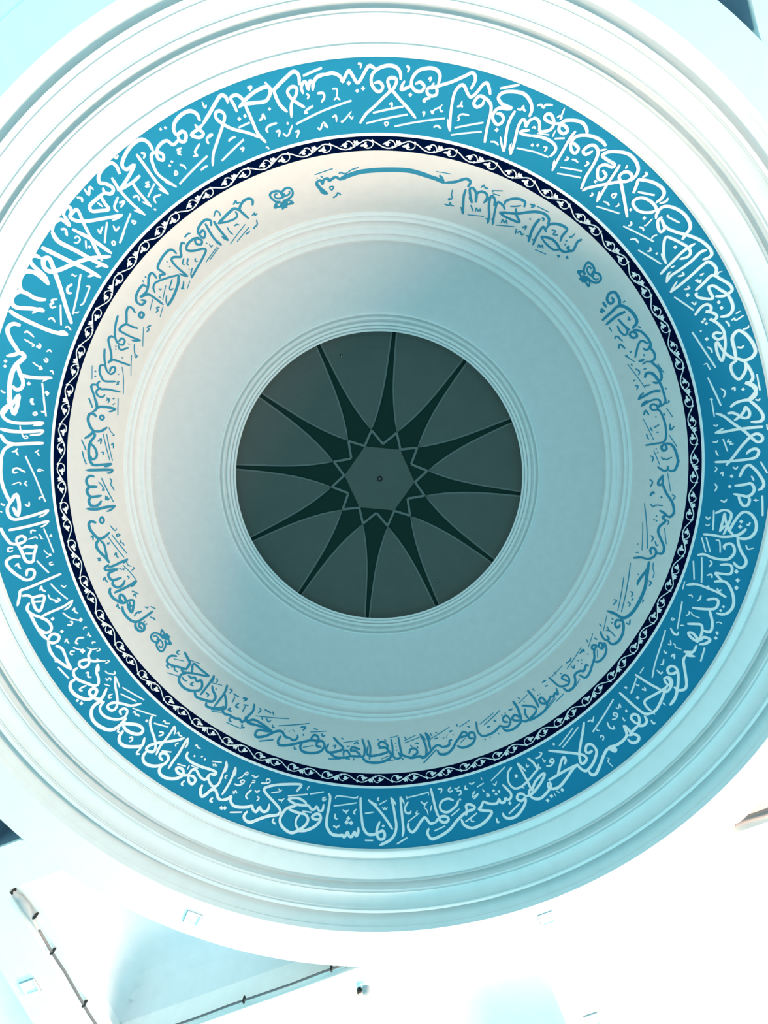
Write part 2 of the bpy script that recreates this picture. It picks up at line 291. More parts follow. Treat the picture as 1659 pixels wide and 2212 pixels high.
letters('blue', 'calligraphy_word', '''
s81 -20961,52 -21005,237 -21034,684 -21031,1014 -20974,1337|t51 -20974,1337 -20943,1196 -21066,1042|s76 -20708,660 -20758,431 -20857,160 -20817,51 -20700,16 -20564,86 -20539,226 -20553,413 -20487,597|t55 -20704,659 -20704,550 -20852,458|s76 -20537,117 -20444,34 -20303,3 -20197,28 -20139,108 -20125,233 -20157,388 -20197,516|s72 -20182,496 -20082,349 -20036,144 -19975,15 -19889,3 -19839,63 -19835,161|s38 -20377,796 -20448,703 -20484,758 -20529,716 -20581,766 -20521,840|l34 -20449,911 -20840,1109|s38 -20828,800 -20774,866 -20826,954|s32 -20851,1211 -20805,1261 -20855,1371
s81 -19655,72 -19636,243 -19591,637 -19540,990 -19515,1398|t55 -19519,1401 -19532,1253 -19662,1130|s81 -20714,1319 -20450,1047 -20154,758 -19937,512 -19766,307 -19778,232 -19849,214 -19947,290 -19964,405 -19889,510 -19783,600 -19623,710 -19316,949 -19017,1306|s81 -19310,80 -19365,172 -19391,308 -19343,633 -19305,1029 -19240,1403|t55 -19244,1406 -19251,1282 -19392,1169|s72 -19032,441 -18974,781 -18951,1284|s72 -18936,667 -19063,908 -19201,1212|s42 -19648,13 -19508,9 -19379,21|s28 -19167,472 -19100,490 -19120,570 -19205,564 -19234,506|l30 -19071,671 -19190,772|p0 -19143,780 -19095,787 -19102,835 -19150,828|l36 -19688,973 -20088,1132 -20516,1250|s30 -20456,1233 -20458,1307 -20402,1352|s51 -19956,928 -20062,880 -20153,930 -20124,1011|s28 -19814,829 -19773,831 -19790,883 -19751,914|s32 -19847,1220 -19820,1294 -20036,1337 -20194,1355 -20271,1309|l36 -18679,880 -18870,1011|l36 -18427,1182 -18651,1273|s32 -18766,1127 -18718,1150 -18739,1201 -18793,1190 -18766,1127|s34 -19171,261 -19214,340|p0 -18786,785 -18748,789 -18752,827 -18790,823
s72 -21149,332 -21165,207 -21247,139 -21353,152 -21491,267 -21589,383 -21670,450 -21744,359 -21797,255|s89 -21694,412 -21662,516 -21710,587 -21791,551 -21904,478 -22052,435 -22302,431 -22610,484 -22741,525|s76 -21901,489 -22061,584 -22224,690 -22357,670 -22399,573 -22335,493|s72 -22004,536 -22092,649 -22067,961 -21988,1299|t51 -21988,1299 -22009,1208 -22123,1091|s76 -22941,383 -22796,454 -22691,552 -22501,649 -22722,648 -22925,605|s38 -21256,447 -21216,490 -21235,567 -21275,652|s32 -21380,488 -21401,599 -21425,703 -21469,680|s34 -21462,775 -21411,783 -21455,835 -21392,839 -21360,791|s32 -21474,1008 -21425,1057 -21451,1119|s32 -21639,996 -21694,1065 -21637,1087 -21606,1025|s30 -21773,784 -21815,895 -21843,1018 -21882,964 -21792,977|s34 -21857,1207 -21844,1258 -21908,1312|p0 -22235,766 -22183,801 -22216,855 -22269,820|l34 -22147,1096 -22368,1173 -22861,1327|s32 -22361,1211 -22305,1240 -22388,1271 -22320,1297|s36 -22611,908 -22530,957 -22628,949 -22644,1002|s38 -22839,1006 -22869,1061 -22814,1106|p0 -21905,226 -21863,250 -21888,290 -21930,266|p0 -22002,238 -21960,262 -21985,302 -22027,277|s32 -22466,287 -22502,336 -22494,378|s32 -22777,1193 -22756,1257 -22728,1279
s72 -22566,651 -22722,657 -22903,611 -22775,535 -22603,436|s64 -22713,493 -22811,398 -22917,366 -23025,446 -23077,603 -23067,870 -23006,1291|t48 -23006,1295 -23066,1217 -23096,1043|s32 -22568,904 -22525,944 -22595,956 -22641,1011|s35 -22825,1010 -22806,1085 -22858,1112|l29 -22472,1197 -22860,1323|s25 -22754,1196 -22785,1241 -22761,1278
s72 -23227,364 -23256,532 -23253,795 -23222,1074 -23184,1314|t48 -23194,1315 -23277,1217 -23311,984|s72 -23473,1322 -23506,901 -23523,631 -23473,476 -23336,371|s25 -23123,757 -23201,773 -23322,827 -23391,868|s25 -23391,868 -23377,941 -23334,911 -23366,839|s64 -23526,649 -23619,480 -23773,407 -23960,388 -24164,380 -24388,407 -24601,471 -24747,523|s76 24576,523 24738,665 24518,703 24292,642 24482,563|s64 24609,545 24480,450 24321,453 24215,558 24221,796 24252,1074 24305,1375|t45 24299,1378 24215,1253 24173,1091|s60 24017,399 24015,665 24028,993 24055,1329|t41 24049,1332 23969,1205 23947,1093|s35 -23684,618 -23665,688 -23611,731|s32 -23674,697 -23761,751|s32 -23692,1128 -23630,1216|s32 -23691,1177 -23765,1229|l32 -23769,907 -24253,1127 -24824,1318|s38 -24116,718 -24123,646 -24052,640 -24027,721 -24075,810 -24123,901|s32 -24117,1265 -24105,1194 -24068,1216 -24100,1328|s25 -24375,596 -24338,705 -24342,768 -24397,773|s29 -24376,858 -24315,910|s29 -24367,868 -24426,920|s22 24572,1193 24613,1167 24625,1230 24602,1269|s38 24502,830 24455,909 24554,932|s32 24590,330 24541,382 24555,409|s25 24431,301 24401,329
s60 24099,246 23952,284 23817,340 23734,390 23698,505 23708,653 23771,705 23839,646 23818,533 23708,498|s64 23687,511 23547,557 23356,579 23266,627 23253,738 23404,812 23554,902 23554,823 23599,682 23577,583|s48 23460,608 23407,803|s60 23423,506 23459,356 23421,225 23341,195 23199,247 23036,354 22910,475 22905,624 23015,700 23098,651 23091,554 22983,509|s35 23850,857 23897,857 23917,900 23883,972|s29 23741,755 23747,852 23754,933 23710,972|s29 23796,1023 23751,1053 23691,1058 23671,1105|l29 23902,1170 23613,1227 23301,1268|s22 23725,1309 23693,1269 23682,1320 23725,1309|s35 23641,402 23662,321 23607,291 23578,335 23590,390|s22 23428,1050 23325,1103 23272,1151 23242,1046|s22 23318,1165 23264,1180 23268,1128|l32 23238,821 22895,1003|s32 23049,1186 23055,1101 23107,1098 23104,1172|s35 23260,343 23293,415 23240,408 23174,442
s57 22780,1283 22765,997 22748,684 22737,431 22736,286 22637,231 22465,118|s54 22626,281 22589,394 22512,467|s60 22495,460 22397,439 22261,438 22187,492 22256,582 22441,712 22493,584 22495,460|s38 22419,457 22349,643|s57 22096,1306 22053,1036 22063,696 22057,452|t41 22089,1298 21994,1166 21973,1000|s57 22049,468 22158,345 22277,276 22368,287 22437,371|s60 22254,285 22077,290 21896,298 21705,318 21539,378|s60 22065,436 21929,549 21773,573 21689,498 21720,384 21840,328|s60 21543,390 21605,444 21602,544 21508,618 21429,552 21436,432 21524,370|s60 21536,366 21347,301 21147,304|s57 21361,451 21224,538 21016,505|p0 21928,634 21947,691 21890,711 21871,653|p0 21587,687 21604,746 21545,764 21528,704|l29 22650,952 22400,1064 22167,1193|s32 22526,1173 22460,1236 22481,1291|s38 22598,666 22671,734 22595,724 22521,786|s29 22443,805 22335,820 22271,898 22206,976|s35 22292,972 22221,1016 22212,914 22263,894|s35 21880,1177 21911,1252 21836,1224 21755,1276|s29 21936,943 21750,1038 21596,1211|p0 21617,1206 21638,1284 21565,1308 21544,1229|s38 21640,910 21591,984 21636,1045 21681,1000|s32 21360,1205 21390,1235 21363,1306|s32 21186,1206 21222,1267 21174,1249 21113,1272|s41 21185,1107 21245,977 21196,876 21133,906|s32 21322,661 21363,740 21310,719 21245,736|s32 20947,1211 20987,1225 20943,1298|s25 21128,765 21045,826 20967,915|p0 20971,854 20989,942 20903,961 20886,873|s24 20949,1037 20845,1127 20791,1269|s29 20780,1287 20727,1274 20756,1191|s32 21028,746 21079,666 21031,635 20985,673|s64 21031,514 20911,479 20728,465|s57 21147,304 20971,358 20731,461|l32 20943,257 20608,307|s35 21133,274 21115,334 21077,280 21033,314
s60 20848,1101 20789,972 20682,920 20604,827 20621,696 20730,662 20773,734 20724,865 20596,994 20499,1152|s60 20682,590 20682,489 20587,433 20453,459 20281,560 20146,646 20113,742 20212,835 20365,893 20496,1033|s70 20488,1027 20419,986 20335,933|s67 20511,413 20512,293 20419,211 20263,208 20091,275 19984,371 19955,489 20014,623 20100,608 20115,500 20032,457 19867,511 19819,618 19917,845|s38 20256,518 20285,379 20265,346 20213,381|p0 20047,164 20053,222 19992,227 19987,169|p0 20145,145 20150,192 20100,197 20095,149|s38 20484,667 20465,724 20389,667 20329,721|s24 20260,1068 20163,1095 20075,1184|s35 20114,1246 20055,1237 20063,1160|s27 20116,975 20045,969 20065,1025 20030,1063 19987,1026|l22 20021,856 19904,931|s24 20609,1080 20511,1135 20429,1245|s32 20431,1287 20374,1296 20393,1189|s35 19724,850 19753,766 19715,731 19676,774
s57 20001,1189 19825,1032 19637,914 19501,799 19430,676 19464,577 19568,558 19604,630 19541,755 19385,879 19214,993 19082,1212|t41 19996,1185 19825,1129 19722,1086|l29 19685,1142 19091,1331|l29 19604,1002 19200,1159|s54 19724,597 19696,448 19588,376 19412,400 19225,528 19145,691 19198,831 19295,817 19322,705 19227,665|s70 19759,578 19805,410 19758,247 19587,146 19369,164 19167,264 19095,450 19097,703|s70 19114,510 18965,642 18785,763 18640,760 18614,654 18727,551 18908,497 19080,529|s67 18954,441 18933,300 18847,209 18690,224 18513,353 18418,470 18488,645|s38 18750,411 18706,461 18663,412 18694,350|s41 18396,420 18410,288 18385,258 18331,292|p0 18730,951 18727,1007 18673,1003 18677,948|s35 19044,421 19042,348 18983,352|l25 19159,969 18601,1233|s35 19079,892 19063,941 19005,908 18965,939 18897,939|l29 18536,1051 18204,1211|s32 18390,1222 18369,1283 18314,1245 18217,1313|s38 18301,968 18217,1010 18202,956 18258,879
s60 18685,1161 18625,1013 18486,892 18308,780 18162,646 18124,526 18214,458 18296,470 18281,573 18179,726 18009,900 17832,1077 17716,1238|s57 18093,1336 18071,1128 18071,916 18076,687 18032,493|t41 18091,1333 18011,1257 17966,1124|s32 17934,1208 17918,1261 17859,1212 17785,1235|s35 17767,1043 17805,963 17765,922
s64 18256,435 18248,298 18155,211 18010,226 17867,310 17757,445 17752,586 17858,653 17958,593 17936,504 17827,477|l25 17992,640 17781,756|s60 17644,1285 17637,1084 17620,795 17631,598 17626,394|t45 17641,1288 17568,1133 17576,1019
s64 17782,388 17783,272 17697,200 17530,215 17368,303 17277,440 17320,546 17419,557 17475,495 17388,438 17249,467 17166,516|s57 17166,516 17145,670 17065,710 16916,626 16794,607 16745,674 16743,765 16715,667 16573,564 16486,586 16440,696 16460,936|s60 17171,524 17081,402 16981,389 16957,493 17050,546 17140,516|s60 17457,985 17420,856 17253,814 17012,841 16764,893 16622,894 16620,835 16743,788|p0 17296,966 17286,1010 17244,999 17254,956|p0 17131,1053 17120,1097 17078,1086 17089,1041|p0 17035,1030 17023,1074 16981,1062 16993,1018|s32 17389,1204 17361,1262 17310,1218 17231,1238|l25 17518,603 17316,658|l32 17251,618 17257,727|l22 17223,743 17041,768|s41 17171,366 17195,274 17142,258|l22 16833,1095 16604,1190|s22 16785,1048 16738,1002 16731,1066 16691,1023 16681,1087
s64 16770,481 16752,347 16668,252 16599,321 16530,479 16435,504 16309,375 16213,373|s38 16419,329 16456,247 16405,237|p0 16193,206 16176,249 16131,232 16149,190|s57 16460,926 16465,1118 16513,1278|t38 16507,1264 16437,1157 16411,1002|s57 16239,1237 16212,935 16231,680 16264,479|t38 16231,1236 16189,1135 16164,1009|s35 16343,961 16373,893 16335,860|s25 16076,986 15997,1069 15954,1190|s29 15956,1194 15905,1241 15885,1189 15954,1159 15956,1194|s29 16104,830 15994,841 15900,937 15904,1004 15965,989 15987,934 15915,920|s35 15783,1209 15695,1198 15698,1173 15613,1255|s24 15721,1081 15662,1105 15657,1060 15724,1029|s22 15718,1013 15730,868|s29 15497,1099 15393,1133 15292,1202 15324,1269 15394,1243 15377,1190
s60 16221,368 16120,432 16047,530 16038,447 15944,364 15802,369 15621,437 15522,503 15477,437 15384,405 15342,534 15299,487 15219,462 15137,528 15141,675|s60 14580,1155 14489,1346 14565,1369 14879,1281 15177,1155 15370,1008 15322,913 15111,786 14906,657 14842,572 14897,477 15079,405 15277,268 15434,148 15556,158 15615,232 15574,354|s41 15658,860 15728,719 15726,656 15663,613|s29 16059,659 16018,612 16007,688 15953,646|s32 15578,869 15519,853 15463,912|s22 15519,886 15512,823|s32 15483,751 15421,726 15457,645|l25 15178,950 14968,1050|s29 15030,1104 14987,1067 14939,1104|s38 16448,311 16451,245 16382,242|p0 16194,185 16170,244 16108,221 16133,163|p0 16125,214 16101,274 16039,250 16064,191|l24 15942,192 15685,293|s38 14945,375 14958,304 14876,275
s57 13848,973 13854,826 13931,792 14009,885 14049,814 14128,789 14205,869 14287,862 14451,841 14601,854 14722,916 14647,962 14485,998 14326,951 14253,880|s60 14664,680 14450,649 14266,648 14161,548 14198,404 14327,265 14482,173 14670,227 14791,348 14793,505 14708,690 14496,809|s48 14374,625 14432,492 14416,360 14329,274|s60 14341,240 14138,301 13964,426 13868,578 13896,695 13989,704 14078,623 14009,575 13880,592|l29 14762,993 14286,1156|l29 14229,1173 13886,1299|s32 14284,1376 14319,1304 14299,1257|s38 13823,1163 13887,1125 13867,1062 13796,1122|s32 14962,842 14884,843 14830,906|s22 14886,853 14869,789|l24 14329,707 14101,721
s64 13756,1276 13706,1174 13708,931 13721,637 13695,444 13569,298 13411,278 13316,292 13265,259 13202,371 13161,289 13093,285 13040,382 12997,300 12952,377 12957,501|s29 13576,1165 13530,1239 13293,1243 13077,1231 12997,1282|s19 12999,1282 13021,1205|l29 13596,963 13023,1102|s35 13363,892 13283,853 13204,906|s25 13284,863 13258,796|s38 13529,775 13533,682 13465,645|s38 13025,932 13087,847 13039,804|p0 13260,685 13209,745 13151,694 13201,636|p0 13292,590 13243,648 13185,599 13234,542|p0 13186,585 13135,643 13078,593 13128,536|s32 13551,485 13469,461 13399,511|s22 13470,470 13473,403
s60 12931,1256 12917,1007 12887,755 12838,497 12736,356 12580,346 12463,397 12374,424 12331,338 12368,246 12465,247 12518,350 12511,483 12439,651|p0 12401,541 12364,576 12329,540 12366,505|l29 12808,837 12597,877|l29 12791,212 12603,212
s57 12727,1192 12539,1017 12335,761 12142,452|t41 12727,1196 12602,1105 12486,1057|s60 12143,1256 12097,1008 12070,752 12051,549 12092,359 12216,215 12457,108|t41 12139,1251 12069,1139 12028,1037|s60 11904,1260 11901,953 11894,640 11891,423 11926,284|t41 11900,1260 11844,1147 11816,1044|s38 12458,1268 12495,1195 12448,1179|l25 12454,1072 12255,1182|s25 12375,1010 12341,940 12312,998 12283,939 12245,1007|l29 12062,124 11815,248
s60 11762,579 11770,452 11691,359 11596,417 11478,561 11363,667 11308,619 11244,511 11119,512|l25 11770,606 11510,768|s29 11509,856 11553,783 11467,779|s48 11715,1108 11806,967 11796,838 11705,809 11664,868|l29 11756,1218 11160,1298|s25 11741,1263 11740,1178|s25 11165,1298 11177,1214|s35 11395,1077 11316,1000 11229,1042|s25 11285,995 11328,914 11276,843 11260,711|s32 11142,934 11188,804|s60 11119,511 11030,582 10967,504 10872,475 10791,535 10845,610 10944,628 11029,588|s60 11092,1401 11071,1096 11056,809 11013,606|s54 10578,956 10695,1033 10850,1010 10940,896 10918,764 10785,703 10626,764 10526,831 10453,940|s35 10915,1340 10812,1323 10859,1211|s38 10563,1320 10646,1263 10627,1201 10542,1215|s32 10485,1272 10429,1241 10349,1279|s32 10449,1176 10348,1166 10356,1088 10429,1057|p0 10446,953 10405,979 10381,937 10421,912|s38 10184,1267 10223,1179 10157,1160|s29 10082,1304 10022,1261 9941,1289|l29 10718,597 10485,719|l25 11172,327 10903,398
s60 10374,534 10319,633 10312,757 10223,772 10117,683 10158,627 10285,620 10422,572 10613,458 10808,304 11023,207 11245,156 11321,232 11338,312 11290,405
s60 9866,754 9965,639 10032,592 9936,533 9784,476 9773,417 9927,305 10109,236 10313,220 10464,328 10501,477|s57 9869,744 9752,647 9577,599 9495,677 9485,588 9397,567 9343,642 9313,592 9230,599 9178,686 9215,812 9287,982|l29 10421,392 10101,521|s25 10270,448 10281,371 10211,354|s22 10084,1001 9992,1053 10114,916 9923,975 10090,865 9946,937|l25 9915,1140 9722,1191|s22 9744,1369 9736,1292|s32 9795,1047 9791,989 9763,973|s29 9728,911 9686,841 9750,834 9732,913|p0 9586,930 9538,953 9516,904 9563,881|p0 9466,864 9418,886 9397,838 9444,816|p0 9555,829 9508,852 9486,804 9533,782|l25 9530,1184 9055,1407|s29 9508,1090 9463,1041 9396,1119|s41 9702,279 9712,192 9662,182|p0 9326,509 9272,533 9249,480 9303,457
s48 8899,1323 9018,1247 9096,1110 9122,933 9049,784 8883,757 8645,834 8340,976|s57 8421,1354 8345,1164 8337,981 8400,935|s57 8723,1365 8707,1151 8692,880 8688,696 8691,560|t41 8719,1363 8660,1202 8609,1049|t41 8432,1357 8358,1234 8316,1117|p0 8935,1075 8868,1103 8843,1033 8910,1007|s57 8884,511 8918,579 9010,618 9086,542 9020,448 8908,468 8948,371 9109,244 9285,169 9442,186 9517,254 9528,345|l32 9399,278 9076,406|s25 8827,782 8853,726 8824,691|s57 8691,560 8516,726 8289,813 8232,782 8363,671 8580,552 8739,496 8890,498|s35 8532,1212 8540,1154 8492,1166|s35 8252,1087 8292,986 8244,965|s57 8714,619 8782,520 8728,385 8587,322 8391,375 8239,463 8213,571|s25 8258,1264 8147,1244 8043,1300 8094,1344|s29 8093,1161 8092,1072 8049,1085|s29 8098,952 8008,900 7875,944 7883,1036 7954,1004 7906,933|s60 8257,569 8299,470 8242,393 8085,358 7862,431 7607,545 7434,585|s54 8230,606 7983,611 7752,611 7434,585|s57 7981,595 7858,725 7705,873 7614,910 7618,818 7699,753|p0 8499,231 8440,250 8421,194 8479,175|p0 8377,279 8317,298 8298,241 8358,223|p0 8090,286 8029,303 8013,245 8073,229|s25 8181,298 8133,246|s19 8255,292 8245,206
s60 6687,1361 6867,1171 7084,959 7252,772 7352,574 7289,527 7178,575 7197,692 7310,812 7548,1016 7864,1267|s60 6954,654 7062,658 7093,735 6989,836 6883,782 6884,583 7072,431 7268,357 7377,367 7434,487 7434,599|l29 7563,1223 7009,1417|l29 7515,1137 6884,1346|p0 7691,1362 7637,1376 7625,1318 7679,1305|s29 6614,1304 6524,1285 6521,1218 6397,1315|s25 8247,1241 8136,1234 8038,1294 8097,1356|s29 8095,1151 8094,1062 8045,1079|s29 8103,946 8009,892 7874,952 7903,1037 7982,992 7915,923|s35 8263,1083 8276,967 8232,974|s25 8523,1234 8536,1156 8476,1172
s64 7306,310 7299,217 7205,183 7020,280 6793,418 6634,461 6559,330 6507,361 6595,479|s60 6610,491 6450,413 6241,393 6090,439 6003,627 5987,470 5996,401 5924,236 6012,172 6126,217 6156,346|s48 6080,399 5983,339|s60 6037,404 5887,410 5754,410|s57 5724,413 5768,529 5755,653 5654,670 5600,560 5680,450 5754,410 5670,330 5546,345 5498,471|s60 5509,1305 5505,1045 5498,767 5466,502 5355,387|p0 5327,906 5264,903 5268,839 5330,842|p0 5744,875 5690,875 5690,820 5744,819|s29 5839,1088 5815,1028 5714,1088 5753,996|s29 6111,935 6026,891 5924,936 5958,1027 6014,988 5965,912|s32 5888,792 5914,715 5879,709|s41 6247,958 6284,815 6219,730 6192,798|l35 6675,1010 5733,1296|s29 6558,1034 6556,953 6520,941|s29 6616,780 6568,807 6541,745 6620,685|s22 6790,322 6763,274 6823,231 6805,88|s32 5331,1300 5307,1233|s29 5057,930 5039,846 4997,896|l29 5328,1062 5116,1147|s57 5360,390 5206,365 5011,408 4818,469 4716,501|s54 5311,422 5316,544 5275,672 5183,689 5033,638 4822,563 4701,537|s38 5462,291 5491,211 5444,185|s32 4996,354 5004,279|s29 5304,370 5314,315
s57 4903,1315 4872,1012 4838,775 4792,557|s54 4534,694 4594,595 4593,501 4530,513 4479,621 4532,691|s54 4493,672 4448,597 4491,494 4598,445 4740,447 4802,530|s54 4618,517 4713,527 4791,563|s60 4229,527 4322,582 4375,662 4316,748 4217,728 4177,637 4229,520 4391,395 4589,285 4750,220 4942,210|s57 4558,387 4557,275 4477,190 4392,185 4284,254 4105,418 3947,557 3826,583|s54 3768,664 3707,557 3649,482 3478,492|s54 3818,588 3770,496 3722,396|s48 3780,600 3708,469|l32 3543,1333 4006,1201 4398,1072 4700,919|s38 3449,1236 3507,1096 3496,1006 3425,1019|s29 3810,1083 3787,1018 3697,1084|s25 3740,975 3731,933 3780,878 3747,741|s32 3999,1082 4029,1006 3976,1000|s38 4029,851 3940,821 4029,757|s32 4320,955 4285,912 4169,965|s38 4487,939 4496,818 4434,809|l22 4809,1233 4626,1253|l29 5326,1074 4942,1226|s29 5076,1147 5072,1059 5025,1068|s29 5070,928 5040,854 4989,917|p0 5320,902 5263,900 5266,842 5323,844|p0 5328,1295 5277,1293 5279,1239 5330,1241|l29 3750,237 3443,314
s57 3156,922 3067,741 3028,632 3098,560 3227,518 3324,518|s57 3127,522 3089,394 3002,377 2862,431 2740,522 2635,611|s57 2760,988 2705,811 2634,632 2572,517 2473,480 2366,515 2370,623 2457,756|s60 3411,491 3393,696 3331,794 3289,710 3319,606 3361,498 3245,435 3233,300 3350,338 3445,455
s54 2235,379 2198,592 2195,860 2203,1119 2308,1358|t38 2306,1354 2221,1226 2192,1119|s32 2525,1202 2495,1130 2540,1094|s35 2566,945 2490,909 2404,920|l32 2716,1293 3022,1201 3380,1078|s29 3000,1039 2922,994 2856,1028|s25 2869,976 2914,885 2900,713|s25 3199,1325 3207,1271 3254,1294 3231,1332 3199,1325|s32 3272,1057 3226,979|s25 2837,351 2796,298 2804,224|p0 3048,269 2994,253 3012,202 3066,218|p0 3159,243 3104,228 3122,177 3176,192|s38 3436,1242 3526,1096 3501,1002 3439,1010
s57 1999,752 1925,574 1941,453 2065,315 2221,217 2379,177 2538,223 2618,321 2640,441|s54 1929,573 1855,718 1803,786 1774,646 1730,486 1647,453 1545,497 1533,586 1593,748|p0 1642,408 1578,376 1612,315 1676,346|p0 1816,324 1752,294 1784,234 1848,263|p0 1980,296 1915,267 1946,206 2011,234|p0 2180,877 2129,854 2152,803 2202,825|s35 2124,634 2158,568 2110,533|p0 2461,384 2417,367 2435,326 2478,342|p0 2562,405 2518,389 2535,347 2579,363|s38 1921,960 1865,868 1937,828|s35 1710,978 1620,940 1553,1003|l32 1543,1223 2131,1019|l32 1691,1402 2119,1221|l22 2443,1406 2243,1436
s57 1523,1346 1462,1182 1484,961 1460,724 1397,587 1242,517 1103,571 1070,673 1153,773 1225,731|l32 1083,1358 1399,1163|l32 1058,1243 1370,1054|s29 1067,996 1058,913 1175,863 1328,822
s60 995,1336 969,1099 956,857 885,621 797,474 672,388|s57 893,526 1041,474 1201,363 1319,249 1424,224 1524,293 1499,409 1441,484|s29 1019,319 1096,266 1046,154|s57 820,749 570,665 364,552 318,433 380,303 526,208 703,196 853,286 908,450 861,598|s54 403,915 616,927 861,948|s48 840,943 736,884 674,818|s54 452,1134 353,972 349,835 433,754 649,784 906,852|s54 403,915 567,867 775,739 870,621|p0 548,561 497,526 533,477 584,511|p0 665,562 613,528 649,478 700,511|s32 579,403 592,354 517,329|s38 564,1361 613,1293 548,1236|s29 758,1323 771,1261 719,1224|l32 383,1183 855,1115|l25 212,128 353,111
s57 -229,762 -268,552 -304,423 -211,344 -102,363 -21,459 -30,602 -45,776|s57 -28,657 105,605 191,522 162,437 47,413 -30,460|s57 -430,667 -612,588 -696,485 -635,381 -498,258 -330,163 -223,191 -168,263|s38 -482,1109 -517,1057 -430,1049|p0 -438,884 -481,844 -442,801 -399,840|p0 -200,913 -245,874 -207,829 -162,867|s35 -68,1214 -165,1177 -244,1229|s35 -647,822 -608,752 -659,713|l29 -772,246 -536,104|s32 -465,416 -405,378 -366,364|s38 124,1048 160,959 88,905|s29 47,334 35,228|s22 12,292 70,277|l32 -72,169 348,108
s57 -753,1250 -764,1003 -793,719 -821,487 -865,335 -986,282 -1040,350 -1008,452 -934,534|s57 -684,977 -831,849 -1068,662 -1207,534 -1308,426 -1352,307 -1294,209 -1208,215 -1178,298 -1253,395 -1424,557 -1607,776 -1798,983 -1881,1154|s60 -1488,182 -1485,432 -1474,733 -1441,1019 -1437,1224|t41 -1437,1220 -1469,1136 -1529,998|s32 -1226,1291 -1221,1194 -1262,1167|s35 -1031,1226 -948,1203 -905,1159|s32 -522,1245 -596,1201 -639,1238|l29 -1284,1040 -997,944|s29 -1272,899 -1209,937 -1214,860 -1159,881 -1161,802|s29 -1624,1237 -1589,1175 -1628,1137
s57 -1842,885 -1846,769 -1776,650 -1707,551 -1716,447 -1818,416 -1928,483 -1834,537 -1738,636 -1675,755|s60 -1976,801 -2051,668 -2076,488 -2079,403 -2178,272 -2272,222 -2349,261 -2416,331|s60 -2071,404 -1959,303 -1824,205 -1682,160 -1600,226 -1606,409|p0 -2312,514 -2343,471 -2298,441 -2267,484|s38 -2351,712 -2379,648 -2299,651|s35 -2209,917 -2325,861 -2419,942|l29 -2558,1149 -2045,1012|l25 -2215,1207 -1811,1200|s22 -2202,1245 -2234,1204 -2190,1177|s32 -2057,269 -2030,212 -2063,181|l25 -2344,158 -2221,154|l22 -1527,104 -1418,97
s57 -4593,748 -4658,517 -4708,310 -4561,208 -4401,113 -4282,107 -4244,198 -4244,299 -4306,443|s60 -4239,216 -4071,202 -3927,238 -3852,354 -3883,513|s57 -4536,733 -4516,782 -4429,747 -4309,575 -4306,499 -4475,497 -4538,466 -4504,374 -4370,296 -4232,203|p0 -4187,465 -4207,412 -4151,391 -4130,445|p0 -4060,460 -4081,407 -4026,385 -4004,438|s57 -4126,995 -4223,806 -4234,666 -4149,606 -4078,659 -4107,745 -4025,625 -3926,570 -3867,653 -3926,727 -3799,624 -3664,565 -3530,554 -3461,618 -3463,728 -3561,791 -3611,713 -3548,602|p0 -3944,930 -3963,882 -3916,863 -3896,910|p0 -3976,867 -3995,819 -3948,800 -3929,847|p0 -3879,868 -3898,821 -3852,801 -3832,848|s57 -3512,555 -3310,609 -3148,680 -2996,775 -3173,822 -3373,796 -3399,749 -3249,705 -3121,651 -2997,542 -2909,372|s64 -2962,482 -3170,459 -3380,440 -3483,330 -3466,235 -3329,147 -3138,89 -2986,93 -2894,198 -2888,347 -2975,465|s57 -2924,474 -2854,615 -2674,623 -2530,527 -2605,411 -2742,328 -2883,331|s57 -2846,324 -2673,264 -2513,244 -2424,313 -2426,400 -2331,280 -2184,236 -2092,318 -2080,403|s32 -4418,937 -4337,891 -4383,845|s38 -4737,953 -4696,848 -4750,839|p0 -4609,982 -4627,920 -4567,901 -4548,963|l32 -4690,1229 -4233,968|p0 -3766,1030 -3780,999 -3749,985 -3735,1016|p0 -3564,988 -3591,928 -3533,900 -3505,959|l32 -3806,1202 -3332,1085 -2892,947|s32 -3384,991 -3313,932 -3221,928|s25 -3028,1187 -3033,1120 -2965,1099 -2867,1073|s38 -3184,390 -3147,313 -3182,267|s32 -3765,442 -3695,412 -3629,414|s32 -3731,333 -3749,273 -3703,256 -3741,85|s32 -3825,216 -3840,122|s35 -3489,190 -3481,101 -3519,70|l29 -2716,1182 -2485,1121 -2038,1004|l25 -2556,159 -2226,161|s29 -4792,611 -4695,592 -4737,548
s57 -4824,1261 -4864,953 -4918,657 -4976,397 -4981,267 -4896,207 -4778,195 -4691,268 -4706,326|t38 -4826,1256 -4898,1127 -4961,987|s57 -5056,1224 -5130,1049 -5138,788 -5166,513 -5218,295 -5188,175|t41 -5061,1217 -5184,1103 -5208,995|s57 -5282,1236 -5321,1079 -5366,851 -5414,613 -5427,428 -5416,290|s35 -4796,647 -4727,607 -4744,537|s41 -4824,521 -4823,439|s25 -4655,229 -4699,186 -4681,124|p0 -4611,979 -4630,917 -4569,898 -4550,960|s38 -4734,948 -4696,840 -4760,850|s38 -5041,925 -5006,807 -5077,799
s54 -5403,996 -5544,957 -5736,829 -5859,677 -5748,588 -5581,502 -5437,441 -5324,451 -5276,543 -5327,704|t38 -5413,994 -5560,979 -5653,950|s57 -5623,448 -5670,323 -5728,193 -5885,142 -6053,152 -6205,209 -6323,293 -6373,394 -6341,526 -6275,606|s57 -6226,489 -6215,608 -6086,690 -6005,690 -6010,597 -6088,561 -6208,524|s57 -6112,563 -5960,535 -5805,446 -5658,334 -5534,247 -5377,164 -5191,115 -5073,134 -5042,216 -5072,328|p0 -5607,675 -5617,619 -5560,609 -5550,665|s38 -6192,390 -6134,401|l32 -6141,396 -5921,301
